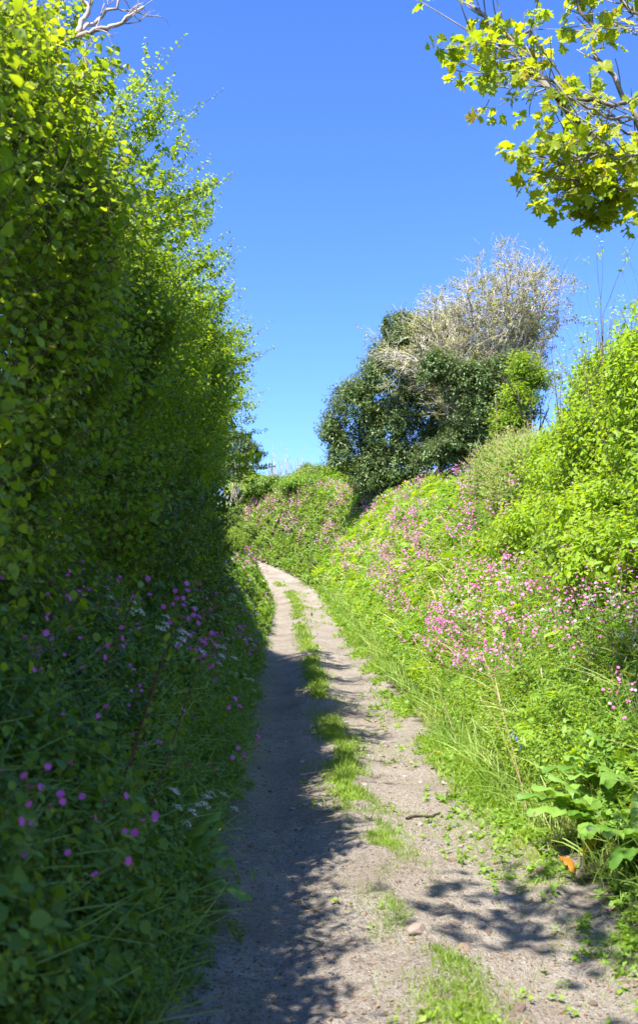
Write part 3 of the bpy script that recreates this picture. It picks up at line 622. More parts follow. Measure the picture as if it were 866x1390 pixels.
# the thicker lower spray of leaves, plus unseen overhead clusters added for dappled shade
E_ = [el_px(840, 235, DS, .20, .25, .3), el_px(820, 262, DS, .16, .14, .3), el_px(858, 275, DS, .12, .1, .2), el_px(790, 245, DS, .12, .12, .2)]
P0, N0 = ell_pts(E_, 64, .9, .1, 1, -1)
P1, N1 = ell_pts([((.1, 2.5, 6.3), (1.2, 1.3, .35)), ((1.1, 1.6, 6.5), (1.2, 1.2, .4)), ((-.9, 2.7, 6.5), (.9, 1.0, .3))], 330, .9, .1, 1, -1); P0 = np.concatenate([P0, P1]); N0 = np.concatenate([N0, N1])  # unseen clusters over the camera, added for the shade they cast
b = MB(); shoots(b, P0, N0 + [-.5, 0, 0], .14, (0, 0, -.05), 3, .002, 3, 'palm', .08, 0, 1, .9, .9, cl=2, jit=.5)
shift(b, base).build('foliage', [M['sycbark'], M['syc']], o)

# ------------------------------------------------------------------ ground cover (stuff)
def bank_pts(n, y0, y1, d0, d1, side=1, pw=1.):
    """points spread evenly over the bank: y in metres ahead, d metres out from the path edge"""
    y = y0 + (y1 - y0) * rng.random(n) ** pw; d = d0 + (d1 - d0) * rng.random(n)
    x = Rx(y) + d if side > 0 else Lx(y) - d
    return np.stack([x, y, GZ(x, y)], -1), d
def field(name, lab, cat, parts, kind='stuff'):
    b = MB(); mats = []
    for fn in parts: fn(b)
    o = b.build(name, COVER); tag(o, lab, cat, None, kind); return o
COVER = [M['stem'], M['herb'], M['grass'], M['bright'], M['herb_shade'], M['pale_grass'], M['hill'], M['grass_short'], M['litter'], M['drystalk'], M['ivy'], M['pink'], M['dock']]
def herbs(b, P, h, tm, size, m, lf, lean=(0, 0, 1), cl=2, jit=.25, r0=.002, out=.85, nup=.7):
    k = len(P); patch = np.clip(.5 + .55 * noise(P, .9, 2), 0, 1)
    shoots(b, P, np.array(lean) + rng.normal(size=(k, 3)) * jit, h * rng.uniform(.45, 1.15, k) * (.8 + .5 * patch), (0, 0, 0), 4, r0, m, tm, size, 0, lf, out, nup, 3 if k and P[:, 1].mean() < 16 else 0, .12, patch * .6 + .4 * rng.random(k), cl)
def blades(b, P, h, tm, lf, lean=(0, 0, 1), jit=.35, w=1.):
    k = len(P); D = nrm(np.array(lean) + rng.normal(size=(k, 3)) * jit); a = rng.uniform(0, 6.28, k)
    N = np.stack([np.cos(a), np.sin(a), 0 * a], -1); Xa, Ya, Za = frames(D, N)
    patch = np.clip(.5 + .5 * noise(P, .8, 2), 0, 1)
    b.inst(T[tm], P, Xa * w, Ya, Za, h * rng.uniform(.4, 1.2, k), lf, np.clip(patch * .5 + .5 * rng.random(k), 0, 1))
def clumped(n, y0, y1, d0, d1, side, sc=.7, thr=0.):
    P, d = bank_pts(int(n * 2.2), y0, y1, d0, d1, side); k = noise(P + 31, sc, 2) + rng.normal(size=len(P)) * .2 > thr
    return P[k][:n]
b = MB(); LR = (-.25, -.1, 1)
for (y0, y1, n, s) in ((4.5, 9, 2300, 1.), (9, 15, 3600, 1.15), (15, 24, 3400, 1.6), (24, 36, 2600, 2.2), (36, 47, 1900, 2.8)):
    herbs(b, bank_pts(n, y0, y1, .35, 3.4)[0], .36, 'oval', .042 * s, 8, 1, LR)
    herbs(b, clumped(n // 3, y0, y1, .3, 3.2, 1, .9, .1), .45, 'tiny', .030 * s, 10, 3, LR, 2)
    herbs(b, clumped(n // 4, y0, y1, .5, 3.2, 1, 1.2, .1), .5, 'lance', .07 * s, 12, 1, LR, 2)
    herbs(b, clumped(n // 10, y0, y1, .3, 2.6, 1, 1.2, 0), .25, 'round', .06 * s, 5, 12, LR, 2)
    blades(b, bank_pts(n * 2, y0, y1, .1, 3.2)[0], .42, 'blade2', 2, LR, .4, s)
    blades(b, clumped(n, y0, y1, .0, 1.3, 1, .8, -.2), .22, 'blade', 2, (0, 0, 1), .4, s)
    herbs(b, clumped(n // 7, y0, y1, .5, 3.2, 1, 1.0, .25), .62, 'oval', .062 * s, 10, 4, LR, 2)
    blades(b, clumped(n // 3, y0, y1, .4, 3.4, 1, 1.1, .2), .62, 'blade2', 5, LR, .3, s)
    herbs(b, clumped(n // 16, y0, y1, .5, 3.2, 1, 1.3, .1), .5, 'comp', .16 * s, 5, 3, LR, 1)
tag(b.build('bank_herbs', COVER), 'sunlit tangle of herbs and grass covering the right bank', 'ground cover', None, 'stuff')
b = MB()
for (y0, y1, n, s) in ((47, 60, 2200, 3.0), (60, 74, 1500, 3.6)):
    herbs(b, bank_pts(n, y0, y1, .1, 9)[0], .42, 'oval', .04 * s, 8, 6, LR, 2)
    herbs(b, bank_pts(n // 2, y0, y1, .1, 9)[0], .5, 'tiny', .035 * s, 10, 1, LR, 2)
    blades(b, bank_pts(n * 2, y0, y1, 0, 9)[0], .5, 'blade2', 2, LR, .4, 4)
P, _ = bank_pts(3200, 44, 62, 3.0, 9); herbs(b, P, .6, 'oval', .11, 8, 6, LR, 2)
P, _ = bank_pts(2600, 50, 66, 5.5, 13); blades(b, P, .7, 'blade2', 5, LR, .4, 4)
P, _ = bank_pts(2500, 58, 76, 0, 14, -1); herbs(b, P, .6, 'oval', .11, 8, 6, LR, 2)
tag(b.build('hillside_herbs', COVER), 'green herbs and pale grass over the far slope beyond the bend', 'ground cover', None, 'stuff')
b = MB(); LL = (.55, -.1, .85)
for (y0, y1, n, s) in ((3, 8, 3000, 1.05), (8, 14, 3200, 1.2), (14, 22, 2600, 1.7), (22, 32, 2000, 2.3), (32, 46, 1500, 3.)):
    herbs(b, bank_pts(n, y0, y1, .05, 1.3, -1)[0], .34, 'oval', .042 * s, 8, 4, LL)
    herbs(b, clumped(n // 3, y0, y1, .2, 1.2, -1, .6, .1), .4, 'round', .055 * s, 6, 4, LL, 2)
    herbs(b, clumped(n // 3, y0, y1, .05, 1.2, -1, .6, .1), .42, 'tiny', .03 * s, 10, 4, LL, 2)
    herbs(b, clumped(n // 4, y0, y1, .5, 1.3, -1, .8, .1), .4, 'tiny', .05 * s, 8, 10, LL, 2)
    blades(b, bank_pts(n, y0, y1, 0, 1.1, -1)[0], .42, 'blade2', 2, LL, .45, s)
tag(b.build('bank_herbs', COVER), 'shaded tangle of herbs, ivy and grass clothing the foot of the left hedge', 'ground cover', None, 'stuff')
# grass down the middle of the path and ragged patches at its edges
def path_pts(n, y0, y1, tc, tw, thr=.0, sc=.6):
    y = y0 + (y1 - y0) * rng.random(n) ** 1.1; t = tc + rng.normal(size=n) * tw
    x = Lx(y) + (Rx(y) - Lx(y)) * t; P = np.stack([x, y, GZ(x, y)], -1)
    return P[noise(P * [1, .6, 1] + 11, sc, 3) + rng.normal(size=n) * .12 > thr]
b = MB()
for (y0, y1, n, s, h) in ((4.4, 9, 13000, 1., .062), (9, 15, 9000, 1.4, .08), (15, 26, 6000, 2., .10), (26, 48, 5000, 3., .11)):
    blades(b, path_pts(n, y0, y1, .53 - .003 * y0, .046, -.26 if y0 < 9 else -.12), h, 'turf', 7, (0, 0, 1), .6, 1.0 * s)
    blades(b, path_pts(n // 3, y0, y1, .6, .17, .3), h * .7, 'turf', 7, (0, 0, 1), .6, 1. * s)
    herbs(b, path_pts(n // 40, y0, y1, .52, .08, .2), .05, 'tiny', .03 * s, 3, 7, (0, 0, 1), 2, .5, .001)
tag(b.build('centre_grass', COVER), 'ragged strip of short grass growing between the two wheel ruts', 'grass', None, 'stuff')
b = MB()
for (y0, y1, n, s, h) in ((4.4, 9, 19000, 1., .062), (9, 15, 9000, 1.3, .10), (15, 28, 7000, 2., .12), (28, 48, 4000, 3., .13)):
    blades(b, path_pts(n, y0, y1, 1.0, .09 if y0 < 9 else .06, .05 if y0 < 9 else -.1), h, 'turf', 7, (-.1, 0, 1), .6, s)
    herbs(b, path_pts(n // 25, y0, y1, 1.03, .07, -.1), .07, 'tiny', .04 * s, 4, 1, (0, 0, 1), 2, .5, .001)
    herbs(b, path_pts(n // 60, y0, y1, .9, .12, .1), .05, 'tiny', .035 * s, 3, 1, (0, 0, 1), 2, .5, .001)
tag(b.build('verge_grass', COVER), 'short sunlit grass creeping over the right edge of the path', 'grass', None, 'stuff')
b = MB()
for (y0, y1, n, s, h) in ((4.4, 9, 3000, 1., .07), (9, 15, 4000, 1.3, .09), (15, 28, 5000, 2., .12), (28, 46, 4000, 3., .13)):
    blades(b, path_pts(n, y0, y1, 0.0, .035, .1 if y0 < 9 else -.1), h, 'turf', 7, (.2, 0, 1), .6, s)
    herbs(b, path_pts(n // 14, y0, y1, .01, .04, 0), .06, 'tiny', .035 * s, 4, 4, (.3, 0, 1), 2, .5, .001)
tag(b.build('verge_grass', COVER), 'sparse shaded seedlings and grass along the left edge of the path', 'grass', None, 'stuff')
# dry leaf litter and crumbs on the path
b = MB(); n = 5200
y = 4.4 + 12 * rng.random(n) ** 1.6; t = np.where(rng.random(n) < .45, rng.normal(size=n) * .1 + .03, rng.random(n)); x = Lx(y) + (Rx(y) - Lx(y)) * t
P = np.stack([x, y, GZ(x, y) + .006], -1); a = rng.uniform(0, 6.28, n); Xa, Ya, Za = frames(np.stack([np.cos(a), np.sin(a), 0 * a + .1], -1), UP + rng.normal(size=(n, 3)) * .25)
b.inst(T['tiny'], P, Xa, Ya, Za, rng.uniform(.008, .026, n), 8, rng.random(n))
tag(b.build('leaf_litter', COVER), 'scattered brown bits of dead leaf on the path surface', 'leaf litter', None, 'stuff')

# ------------------------------------------------------------------ flowering plants
def campion_mesh(seed, petal, nst, hgt, fl, fsz):
    """returns stem mesh builder and list of flower builders"""
    st = MB(); fb = []
    for k in range(nst):
        d = nrm(np.array([rng.normal() * .22, rng.normal() * .22, 1.])); h = hgt * rng.uniform(.7, 1.05)
        p0 = np.array([rng.normal() * .03, rng.normal() * .03, -.02]); p1 = p0 + d * h
        st.tubes(np.array([[p0, p0 + d * h * .5 + rng.normal(size=3) * .01, p1]]), np.array([[.0028, .0024, .0018]]), 4, 0)
        shoots(st, p0[None], d[None], h * .8, (0, 0, 0), 2, .001, 5, 'lance', .08, 0, 1, .8, .6, 0, cl=2)
        for q in range(fl):
            e = p1 + np.array([rng.normal() * .05, rng.normal() * .05, rng.uniform(-.1, .06)]); j0 = p0 + d * h * rng.uniform(.75, .95)
            st.tubes(np.array([[j0, (j0 + e) / 2 + [0, 0, .005], e]]), np.array([[.0014, .0012, .001]]), 3, 0)
            nn = nrm(np.array([rng.normal() * .6 - .25, -.6 + rng.normal() * .5, .5 + rng.random() * .5]))
            cal = np.array([[e, e + nn * .010, e + nn * .016]]); st.tubes(cal, np.array([[.003, .0045, .0035]]), 5, 2)
            f = MB(); Xa, Ya, Za = frames(rv(1), nn[None])
            X2 = nrm(np.cross(nn, rv(1)[0])); f.inst(T['flower'], (e + nn * .017)[None], X2[None], np.cross(nn, X2)[None], nn[None], fsz * rng.uniform(.8, 1.15), 0, rng.random(1))
            fb.append(f)
    return st, fb
CAL = leaf('calyx', (.16, .05, .04), (.28, .09, .08), trans=.1)
SM = [M['stem'], M['herb'], CAL]
def make_campion(pet, nst=3, hgt=.5, fl=3, fsz=.016):
    o = empty('red_campion'); st, fb = campion_mesh(0, pet, nst, hgt, fl, fsz)
    st.build('leafy_stem', SM, o)
    for f in fb: f.build('flower', pet, o)
    return o
def make_campion_far(pet, nst=3, hgt=.5, fl=4, fsz=.022):
    st, fb = campion_mesh(0, pet, nst, hgt, fl, fsz)
    for f in fb:
        for V, F, Mm, Rr in zip(f.V, f.F, f.M, f.R): st.add(V, [F], 3, Rr)
    return st.build('red_campion', SM + [pet])
def scatter_things(protos, P, labels, cat, group, smin=.8, smax=1.2, tilt=(0, 0)):
    for i, p in enumerate(P):
        o = copy_tree(protos[rng.integers(len(protos))]); o.location = tuple(p); s = rng.uniform(smin, smax); o.scale = (s, s, s)
        o.rotation_mode = 'ZYX'; o.rotation_euler = (tilt[1] + rng.normal() * .08, tilt[0] + rng.normal() * .08, rng.uniform(-.6, .6))
        tag(o, labels(p) if callable(labels) else labels, cat, group)
near = [make_campion(M['pink'], n_, .82, 5, .0155) for n_ in (4, 5, 3, 4)]
far = [make_campion_far(M['pink'], n_, .72, 7, .0195) for n_ in (4, 5, 6, 4)]
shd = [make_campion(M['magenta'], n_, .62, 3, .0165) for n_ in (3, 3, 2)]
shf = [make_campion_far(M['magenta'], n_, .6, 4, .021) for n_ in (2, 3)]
def bank_zone(p):
    d = p[0] - Rx(p[1])
    return 'pink-flowered campion %s the sunlit right bank, %s' % ('low on' if d < 1.1 else 'half way up' if d < 2.1 else 'high on', 'in the nearest stretch' if p[1] < 11 else 'below the bright shrubs' if p[1] < 18 else 'in the middle stretch' if p[1] < 28 else 'below the windswept tree')
def dens(n, y0, y1, d0, d1, thr, side=1, pw=1.):
    P, d = bank_pts(n * 6, y0, y1, d0, d1, side, pw); k = noise(P + 53, 1.3, 2) + rng.normal(size=len(P)) * .35 > thr; return P[k][:n]
GC = 'pink campions flowering on the right bank'
scatter_things(near, dens(70, 6.8, 11.5, .6, 2.9, -.6), bank_zone, 'wildflower', GC, .8, 1.15, (-.15, 0))
scatter_things(near, dens(24, 8.5, 11.3, 1.0, 2.3, -9), bank_zone, 'wildflower', GC, .85, 1.15, (-.15, 0))
scatter_things(far, dens(80, 11.5, 18, .5, 3.0, -.4), bank_zone, 'wildflower', GC, .8, 1.2, (-.15, 0))
scatter_things(far, dens(78, 18, 30, .6, 3.2, -.4), bank_zone, 'wildflower', GC, .9, 1.3, (-.15, 0))
scatter_things(far, dens(46, 30, 44, .7, 2.7, .1), bank_zone, 'wildflower', GC, 1.0, 1.5, (-.15, 0))
def lz(p): return 'magenta campion on the shaded left bank, %s' % ('nearest the bottom left corner' if p[1] < 6 else 'beside the near rut' if p[1] < 10 else 'under the hawthorns' if p[1] < 20 else 'towards the bend')
GL = 'magenta campions on the shaded left bank'
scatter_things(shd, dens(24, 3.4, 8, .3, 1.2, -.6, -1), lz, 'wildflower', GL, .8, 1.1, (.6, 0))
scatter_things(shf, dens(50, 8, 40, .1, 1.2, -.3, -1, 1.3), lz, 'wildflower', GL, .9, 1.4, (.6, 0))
for o in near + far + shd + shf: drop(o)
# the far pink drift
b = MB(); P = dens(700, 40, 60, .9, 4.0, 0); P[:, 2] += .45
k = len(P)
for q in range(5):
    N = nrm(np.array([-.2, -.7, .6]) + rng.normal(size=(k, 3)) * .4); Xa, Ya, Za = frames(rv(k), N)
    b.inst(T['disc'], P + rng.normal(size=(k, 3)) * [.12, .12, .14], Xa, Ya, Za, .028, 0, rng.random(k))
P = dens(650, 12, 40, .7, 3.2, -.2); P[:, 2] += .45; k = len(P)
for q in range(4):
    N = nrm(np.array([-.2, -.7, .6]) + rng.normal(size=(k, 3)) * .4); Xa, Ya, Za = frames(rv(k), N)
    b.inst(T['disc'], P + rng.normal(size=(k, 3)) * [.1, .1, .12], Xa, Ya, Za, .018, 0, rng.random(k))
tag(b.build('campion_drift', [M['pink']]), 'hazy pink drift of countless campion flowers over the right bank and far slope', 'wildflowers', None, 'stuff')

def make_parsley(hgt=.6, n=3):
    o = empty('cow_parsley'); st = MB(); um = []
    p = np.array([0, 0, -.02]); top = np.array([rng.normal() * .05, rng.normal() * .05, hgt])
    st.tubes(np.array([[p, (p + top) / 2, top]]), np.array([[.004, .003, .002]]), 4)
    shoots(st, p[None], (top - p)[None], hgt * .8, (0, 0, 0), 2, .001, 5, 'fern', .13, 0, 1, .8, .6, 0)
    for k in range(n):
        e = top + np.array([rng.normal() * .1, rng.normal() * .1, rng.uniform(-.1, .08)]) if k else top
        j0 = p + (top - p) * .7; st.tubes(np.array([[j0, (j0 + e) / 2, e]]), np.array([[.002, .0016, .0014]]), 3)
        f = MB(); q = 9; a = np.arange(q) * 2.4; r = .032 * np.sqrt((np.arange(q) + .5) / q)
        tip = e + np.stack([np.cos(a) * r, np.sin(a) * r, .032 - r * .55], -1)
        st.tubes(np.stack([np.repeat(e[None], q, 0), (tip + e) / 2, tip], 1), np.full((q, 3), .0007), 3)
        P = np.repeat(tip, 7, 0) + rng.normal(size=(q * 7, 3)) * [.006, .006, .005]
        Xa, Ya, Za = frames(rv(q * 7) * [1, 1, .1], np.array([0, -.2, .6]) + rng.normal(size=(q * 7, 3)) * .6); f.inst(T['disc'], P, Xa, Ya, Za, .0034, 0, rng.random(q * 7)); um.append(f)
    st.build('leafy_stem', SM, o)
    for f in um: f.build('flower_head', M['white'], o)
    return o
par = [make_parsley(.68, 5), make_parsley(.72, 4), make_parsley(.62, 6)]
def on_bank(u, v, D0=5, D1=50):
    """first point of the bank surface seen at that pixel"""
    D = np.arange(D0, D1, .04)[:, None]; P = EYE + (at(u, v, 1.) - EYE) * D
    k = np.nonzero(P[:, 2] < GZ(P[:, 0], P[:, 1]))[0]
    return P[k[0]] if len(k) else P[-1]
def put(protos, uv, lab, cat, group, up=.5, s=1., tilt=(0, 0)):
    for u, v in uv:
        p = on_bank(u, v); D = p[1]; p = p + nrm(np.array([0, -1, .0])) * 0
        z = up * s * .85; q = on_bank(u, v + z * FPX / D * .8); 
        o = copy_tree(protos[rng.integers(len(protos))]); k = s * rng.uniform(.85, 1.15); o.location = tuple(q); o.scale = (k, k, k)
        o.rotation_mode = 'ZYX'; o.rotation_euler = (tilt[1], tilt[0], rng.uniform(0, 6.28)); tag(o, lab(q) if callable(lab) else lab, cat, group)
put(par, [(742, 775), (750, 795), (840, 745), (690, 830), (712, 820), (683, 862), (830, 690), (735, 895), (648, 868), (828, 805), (745, 765), (800, 850)], lambda p: 'white-headed cow parsley on the sunlit right bank, ' + ('near the bright shrub' if p[1] > 9.5 else 'near the big dock'), 'wildflower', 'cow parsleys on the right bank', .62, 1.05)
put(par, [(270, 762), (288, 780), (283, 838), (262, 860), (300, 770), (235, 790), (130, 870), (165, 905), (250, 930), (300, 960), (290, 905), (210, 850), (310, 735), (325, 720), (222, 1130), (200, 1160), (270, 950), (180, 930)], lambda p: 'white-headed cow parsley on the shaded left bank, ' + ('close by' if p[1] < 8 else 'further up the lane'), 'wildflower', 'cow parsleys on the left bank', .5, .95, (.5, 0))
P = dens(26, 7.6, 16, .7, 2.9, -.2)
scatter_things(par, P, lambda p: 'white umbel of cow parsley scattered among the campions, ' + ('near the big dock' if p[1] < 10 else 'left of the bright shrub' if p[1] < 13 else 'in the middle of the right bank'), 'wildflower', 'cow parsleys on the right bank', .8, 1.05, (-.15, 0))
for o in par: drop(o)
# bluebells
def make_bluebell():
    o = empty('bluebell'); st = MB(); f = MB(); h = .3
    K = 8; s = np.linspace(0, 1, K); P = np.stack([.10 * s ** 3, 0 * s, h * s * (1 - .12 * s ** 3)], -1); st.tubes(P[None], np.full((1, K), .002), 4)
    a = rng.uniform(0, 6.28, 6); D = nrm(np.stack([np.cos(a), np.sin(a), 0 * a + 1.3], -1)); Xa, Ya, Za = frames(D, np.stack([-np.cos(a), -np.sin(a), 0 * a], -1)); st.inst(T['blade'], np.zeros((6, 3)), Xa, Ya, Za, .26, 1, rng.random(6))
    for q in range(7):
        e = np.array([np.interp(.62 + q * .055, s, P[:, i]) for i in range(3)]); sd = np.array([.5 + rng.random() * .4, rng.normal() * .4, -.7]) * .014
        t = MB(); t.tubes(np.array([[e, e + sd, e + sd + [.002, 0, -.012], e + sd + [.003, 0, -.019]]]), np.array([[.001, .0045, .0045, .007]]), 6, 0, rng.random()); t.build('bell', M['blue'], o)
    st.build('leafy_stem', [M['stem'], M['grass']], o); return o
bb = [make_bluebell(), make_bluebell()]
put(bb, [(588, 805), (515, 825), (522, 815), (590, 830), (715, 1018), (760, 980), (783, 940), (755, 945), (718, 1010), (700, 940), (660, 830)], lambda p: 'violet-blue bluebell on the right bank, ' + ('beside the big dock' if p[1] < 9 else 'low in the grass further on'), 'wildflower', 'bluebells on the right bank', .28, 1.2)
for o in bb: drop(o)
# dandelions
def make_dandelion(h=.14):
    o = empty('dandelion'); st = MB(); st.tubes(np.array([[[0, 0, 0], [.005, 0, h / 2], [0, 0, h]]]), np.full((1, 3), .002), 5)
    a = np.arange(8) * .8; D = nrm(np.stack([np.cos(a), np.sin(a), 0 * a + .3], -1)); Xa, Ya, Za = frames(D, np.repeat(UP[None], 8, 0)); st.inst(T['lance'], np.zeros((8, 3)), Xa, Ya, Za, .11, 1, rng.random(8)); st.build('leafy_stem', SM, o)
    f = MB(); n = 40; a = rng.uniform(0, 6.28, n); el = rng.uniform(.1, 1.2, n); D = nrm(np.stack([np.cos(a) * np.cos(el), np.sin(a) * np.cos(el), np.sin(el)], -1)); Xa, Ya, Za = frames(D, np.repeat(UP[None], n, 0) + rv(n) * .2); f.inst(T['lance'], np.repeat([[0, 0, h]], n, 0), Xa, Ya, Za, .017, 0, rng.random(n)); f.build('flower_head', M['yellow'], o); return o
dn = make_dandelion()
for u, v, lab in [(590, 1036, 'single yellow dandelion in the verge grass right of the path'), (121, 984, 'yellow dandelion low on the shaded left bank'), (313, 822, 'lone yellow dandelion on the left bank by the bend'), (76, 672, 'yellow flower high up among the leaves of the left bank')]:
    o = copy_tree(dn); o.location = tuple(on_bank(u, v, 4) + [0, 0, -.02]); tag(o, lab, 'wildflower', 'yellow dandelions'); o.rotation_euler = (.3, 0, rng.random() * 6)
drop(dn)

# big-leaved docks
def dock(lab, p, n, size, tilt, mat, az=None, arch=.8):
    o = thing('dock_plant', lab, 'plant', p, 'broad-leaved docks'); p = np.array(p)
    for k in range(n):
        a = (k * 2.4 + rng.normal() * .3) if az is None else az[k % len(az)] + rng.normal() * .1
        el = rng.uniform(.55, 1.25); d = nrm(np.array([math.cos(a) * math.cos(el) + tilt[0], math.sin(a) * math.cos(el) + tilt[1], math.sin(el)])); s = size * rng.uniform(.7, 1.15)
        b = MB(); e = d * s * .35; b.tubes(np.array([[[0, 0, 0], e * .5, e]]), np.array([[.006, .005, .004]]), 5, 1)
        X_, Y_, Z_ = frames(d[None], (UP - d * .2)[None] + rng.normal(size=(1, 3)) * .15); b.inst(T['big'], e[None], X_, Y_, Z_, s, 0, rng.random(1)); b.build('leaf', [mat, M['redstem']], o, smooth=True)
    return o
pd = on_bank(800, 1140, 5)
dock('big sunlit dock with broad wavy leaves at the foot of the right bank', pd + [.06, 0, .03], 15, .37, (-.15, -.35), M['dock'])
dock('smaller dock growing above the big sunlit one', on_bank(842, 1075, 5), 10, .42, (-.2, -.3), M['dock'])
dock('dock with long low leaves at the right edge of the photo', on_bank(885, 1165, 5), 9, .34, (-.4, -.2), M['dock'])
dock('shaded dock at the bottom of the left bank beside the path', on_bank(225, 1215, 4), 11, .34, (.3, -.2), M['dock'])
dock('broad-leaved dock half way up the shaded left bank', on_bank(120, 790, 3.2), 7, .36, (.4, -.2), M['dock'])
dock('small dock at the left rut where bare soil shows', on_bank(300, 1105, 4), 6, .10, (.3, -.2), M['dock'])
for (u, v, n_, h_, lab) in [(262, 985, 60, .36, 'tuft of long grass arching over the left rut half way up the photo'), (215, 1150, 50, .34, 'long-bladed grass tuft by the shaded dock'), (318, 880, 50, .4, 'grass tuft leaning over the path from the left bank further on'), (640, 985, 60, .3, 'bright grass tuft at the foot of the right bank beside the verge'), (560, 955, 60, .3, 'bright grass tuft bulging over the right rut further up')]:
    p = on_bank(u, v, 4); b = MB(); blades(b, np.repeat(np.zeros((1, 3)), n_, 0) + rng.normal(size=(n_, 3)) * [.05, .05, 0] - [0, 0, .02], h_, 'blade2', 0, (.45 if u < 433 else -.3, -.1, .85), .45)
    o = b.build('grass_tuft', M['grass']); o.location = tuple(p); tag(o, lab, 'grass tuft', 'grass tufts beside the path')
b = MB(); n = 5; pl = pd + [0., -.16, 0]; o = thing('dying_leaves', 'orange and red dying dock leaves lying under the big dock', 'dead leaves', pl)
for k, dx in enumerate(((-.25, -.1, 'orange'), (.0, .05, 'y'), (.12, -.02, 'r'), (-.1, -.08, 'r'), (.3, 0, 'y'))):
    a = rng.uniform(0, 6.28); b = MB(); q = np.array([dx[0], dx[1], 0.]); q[2] = GZ(pl[0] + q[0], pl[1] + q[1]) - pl[2] + .05
    X_, Y_, Z_ = frames(np.array([[math.cos(a), math.sin(a), .2]]), UP[None] + rng.normal(size=(1, 3)) * .3); b.inst(T['big'], q[None], X_, Y_, Z_, .17, 0, np.array([rng.random()])); b.build('leaf', M['dying'], o, smooth=True)
# ferns on the left bank
def fern(lab, p, n, s, side=1):
    o = thing('fern', lab, 'plant', p, 'ferns on the banks')
    b = MB(); a = np.linspace(-1.2, 1.2, n) + rng.normal(size=n) * .15 - .3; D = nrm(np.stack([np.cos(a) * side, np.sin(a), .75 + .3 * rng.random(n)], -1)); X_, Y_, Z_ = frames(D, UP + D * -.1 + rng.normal(size=(n, 3)) * .1)
    b.inst(T['fern'], np.zeros((n, 3)), X_, Y_, Z_, s * rng.uniform(.8, 1.1, n), 0, rng.random(n)); b.build('frond', M['haw'] if side > 0 else M['herb'], o)
fern('arching fern on the shaded left bank at mid height', on_bank(170, 850, 4), 9, .45)
fern('fern among the herbs of the left bank nearer the path', on_bank(215, 800, 4), 8, .5)
fern('small fern in the sunlit herbs beside the middle of the path', on_bank(625, 800, 5), 7, .4, -1)
# long dark red bramble stems arching on the left bank
for k, (u0, v0, u1, v1) in enumerate([(135, 1120, 235, 850), (150, 1075, 215, 900), (180, 1090, 260, 930), (110, 1010, 190, 790), (95, 1000, 130, 900)]):
    D = 5.0 + .25 * k; p = at(u0, v0, D); p1 = at(u1, v1, D + .8)
    g_ = np.array([p[0] - .05, p[1], 0]); g_[2] = GZ(g_[0], g_[1])
    lab = ['longest dark red bramble stem slanting up the left bank', 'dark red stem just behind the longest bramble stem', 'dark red stem nearest the path on the left bank', 'highest red-brown stem on the left bank', 'short red stem at the left, low on the bank'][k]
    o = thing('arching_bramble', lab, 'bramble', g_, 'dark red bramble stems'); b = MB(); q = np.linspace(0, 1, 12)[:, None]
    c = (1 - q) ** 2 * g_ + 2 * q * (1 - q) * ((g_ + p1) / 2 + [.05, 0, .12]) + q ** 2 * p1; b.tubes(c[None], np.linspace(.006, .003, 12)[None], 6, 0)
    shift(b, g_).build('stem', M['redstem'], o); b = MB(); i = np.arange(3, 12); shoots(b, c[i], rv(9) + [0, 0, .3], .08, (0, 0, 0), 3, .0015, 3, 'round', .045, 0, 1); shift(b, g_).build('foliage', [M['redstem'], M['herb_shade']], o)
# dry stalks on the right bank
for (u0, v0, u1, v1, D, lab) in [(715, 985, 655, 890, 8.3, 'pale dry stalk arching over the herbs left of the big dock'), (715, 990, 650, 945, 8.6, 'short dry stalk behind the pale arching one'), (620, 905, 560, 865, 12, 'dark dry stem lying on the herbs in the middle of the right bank'), (677, 605, 672, 535, 19, 'tall dead umbel stalk on top of the right bank'), (700, 690, 690, 640, 17, 'thin dead stalk standing on the right bank')]:
    p = at(u0, v0, D); p[2] = GZ(p[0], p[1]); e = at(u1, v1, D); o = thing('dry_stalk', lab, 'stalk', p, 'dry stalks on the right bank'); b = MB(); q = np.linspace(0, 1, 9)[:, None]
    c = p + (e - p) * q + np.array([0, 0, .12]) * np.sin(q * 3.14); b.tubes(c[None], np.linspace(.005, .0025, 9)[None] * (.7 + D / 40), 5); shift(b, p).build('stalk', M['drystalk'], o)

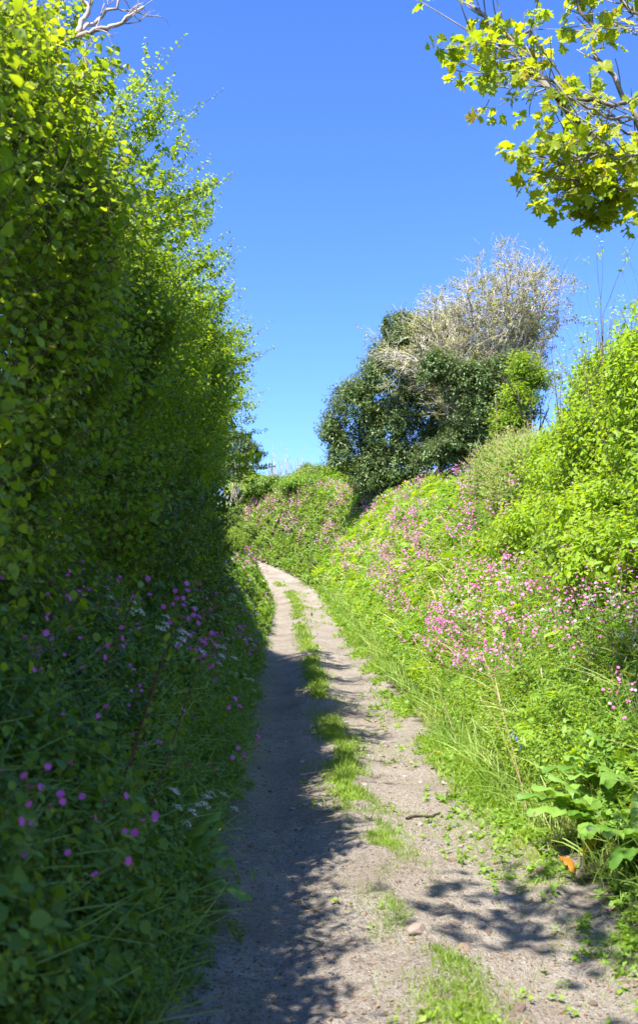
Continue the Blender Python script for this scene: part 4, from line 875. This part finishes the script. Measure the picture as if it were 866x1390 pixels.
# ------------------------------------------------------------------ stones and sticks on the path
def make_stone(seed):
    import bmesh
    bm = bmesh.new(); bmesh.ops.create_icosphere(bm, subdivisions=3, radius=1)
    V = np.array([v.co[:] for v in bm.verts]); rs = np.random.default_rng(seed)
    for k in range(9):
        nn = nrm(rs.normal(size=3)); h = rs.uniform(.55, .85); dd_ = V @ nn; V = V - np.maximum(dd_ - h, 0)[:, None] * nn
    V = V * (1 + .05 * noise(V * 1.0 + seed * 9, .8, 3))[:, None] * [1, .75, .5]
    for v, c in zip(bm.verts, V): v.co = c
    for f in bm.faces: f.smooth = True
    me = bpy.data.meshes.new('stone'); bm.to_mesh(me); bm.free(); me.materials.append(M['stone']); return me
sts = [make_stone(s) for s in range(5)]
named = [(351, 1044, .035, 'light grey stone at the left edge of the path'), (362, 1030, .02, 'small stone just behind the light grey one at the left rut'), (482, 1229, .035, 'rounded pinkish stone in the left rut near the bottom'), (566, 1265, .07, 'large flat half-buried stone in the middle of the path at the bottom'), (634, 1213, .035, 'dark stone in the lumpy ground right of the grass strip'), (602, 1192, .03, 'reddish stone by the right rut'), (660, 1266, .03, 'reddish-brown stone near the bottom right'), (632, 1290, .05, 'flat stone at the bottom edge right of centre'), (345, 1297, .05, 'flat pale stone at the bottom left of the path'), (549, 1277, .03, 'small pale stone beside the large flat one'), (570, 963, .07, 'pale stone at the verge by the grass tufts'), (782, 1215, .035, 'pale stone in the grass below the big dock'), (860, 1210, .03, 'small stone at the right edge of the photo')]
def stone(u_or_x, v_or_y, r, lab, grp, px=True):
    p = on_bank(u_or_x, v_or_y, 4, 40) if px else np.array([u_or_x, v_or_y, GZ(u_or_x, v_or_y)])
    o = bpy.data.objects.new('stone', sts[rng.integers(5)]); col.objects.link(o); o.location = tuple(p + [0, 0, r * .12]); o.scale = (r, r, r); o.rotation_euler = (rng.normal() * .15, rng.normal() * .15, rng.random() * 6.28)
    tag(o, lab, 'stone', grp)
for u, v, r, lab in named: stone(u, v, r, lab, 'larger stones on the path')
for k in range(270):
    y = 4.6 + 11 * rng.random() ** 1.4; t = rng.choice([rng.normal() * .12 + .2, rng.normal() * .1 + .76, rng.random()]); t = min(max(t, .01), .99); x = float(Lx(y) + (Rx(y) - Lx(y)) * t)
    stone(x, y, (.010 + .034 * rng.random() ** 2.2), 'little %s stone on the path, %s' % (('loose', 'loose')[0], ('in the left rut' if t < .42 else 'along the centre strip' if t < .6 else 'in the right rut') + (' close by' if y < 8 else ' further on')), 'little stones strewn on the path', False)
def stick(u0, v0, u1, v1, r, lab):
    a, c = on_bank(u0, v0, 4), on_bank(u1, v1, 4); q = np.linspace(0, 1, 8)[:, None]; P = a + (c - a) * q; P[:, 2] = GZ(P[:, 0], P[:, 1]) + r * .9; P[1:-1] += rng.normal(size=(6, 3)) * [.006, .006, .002]
    b = MB(); b.tubes(P[None], (r * np.linspace(1, .6, 8))[None], 6); o = shift(b, P[0]).build('stick', M['bark'] if r > .008 else M['drystalk']); o.location = tuple(P[0]); tag(o, lab, 'stick', 'sticks lying on the path')
stick(552, 1114, 597, 1106, .014, 'thick dark stick lying across the right rut')
stick(775, 1262, 840, 1228, .005, 'long thin dry twig on the sunlit ground at bottom right')
stick(395, 1225, 440, 1243, .006, 'thin brown twig in the left rut near the bottom')
stick(405, 1240, 440, 1232, .006, 'shorter twig crossing the brown one in the left rut')
stick(268, 1092, 290, 1078, .008, 'dark stick poking out of the left bank foot')
stick(290, 1118, 330, 1126, .006, 'thin twig at the left edge of the path')
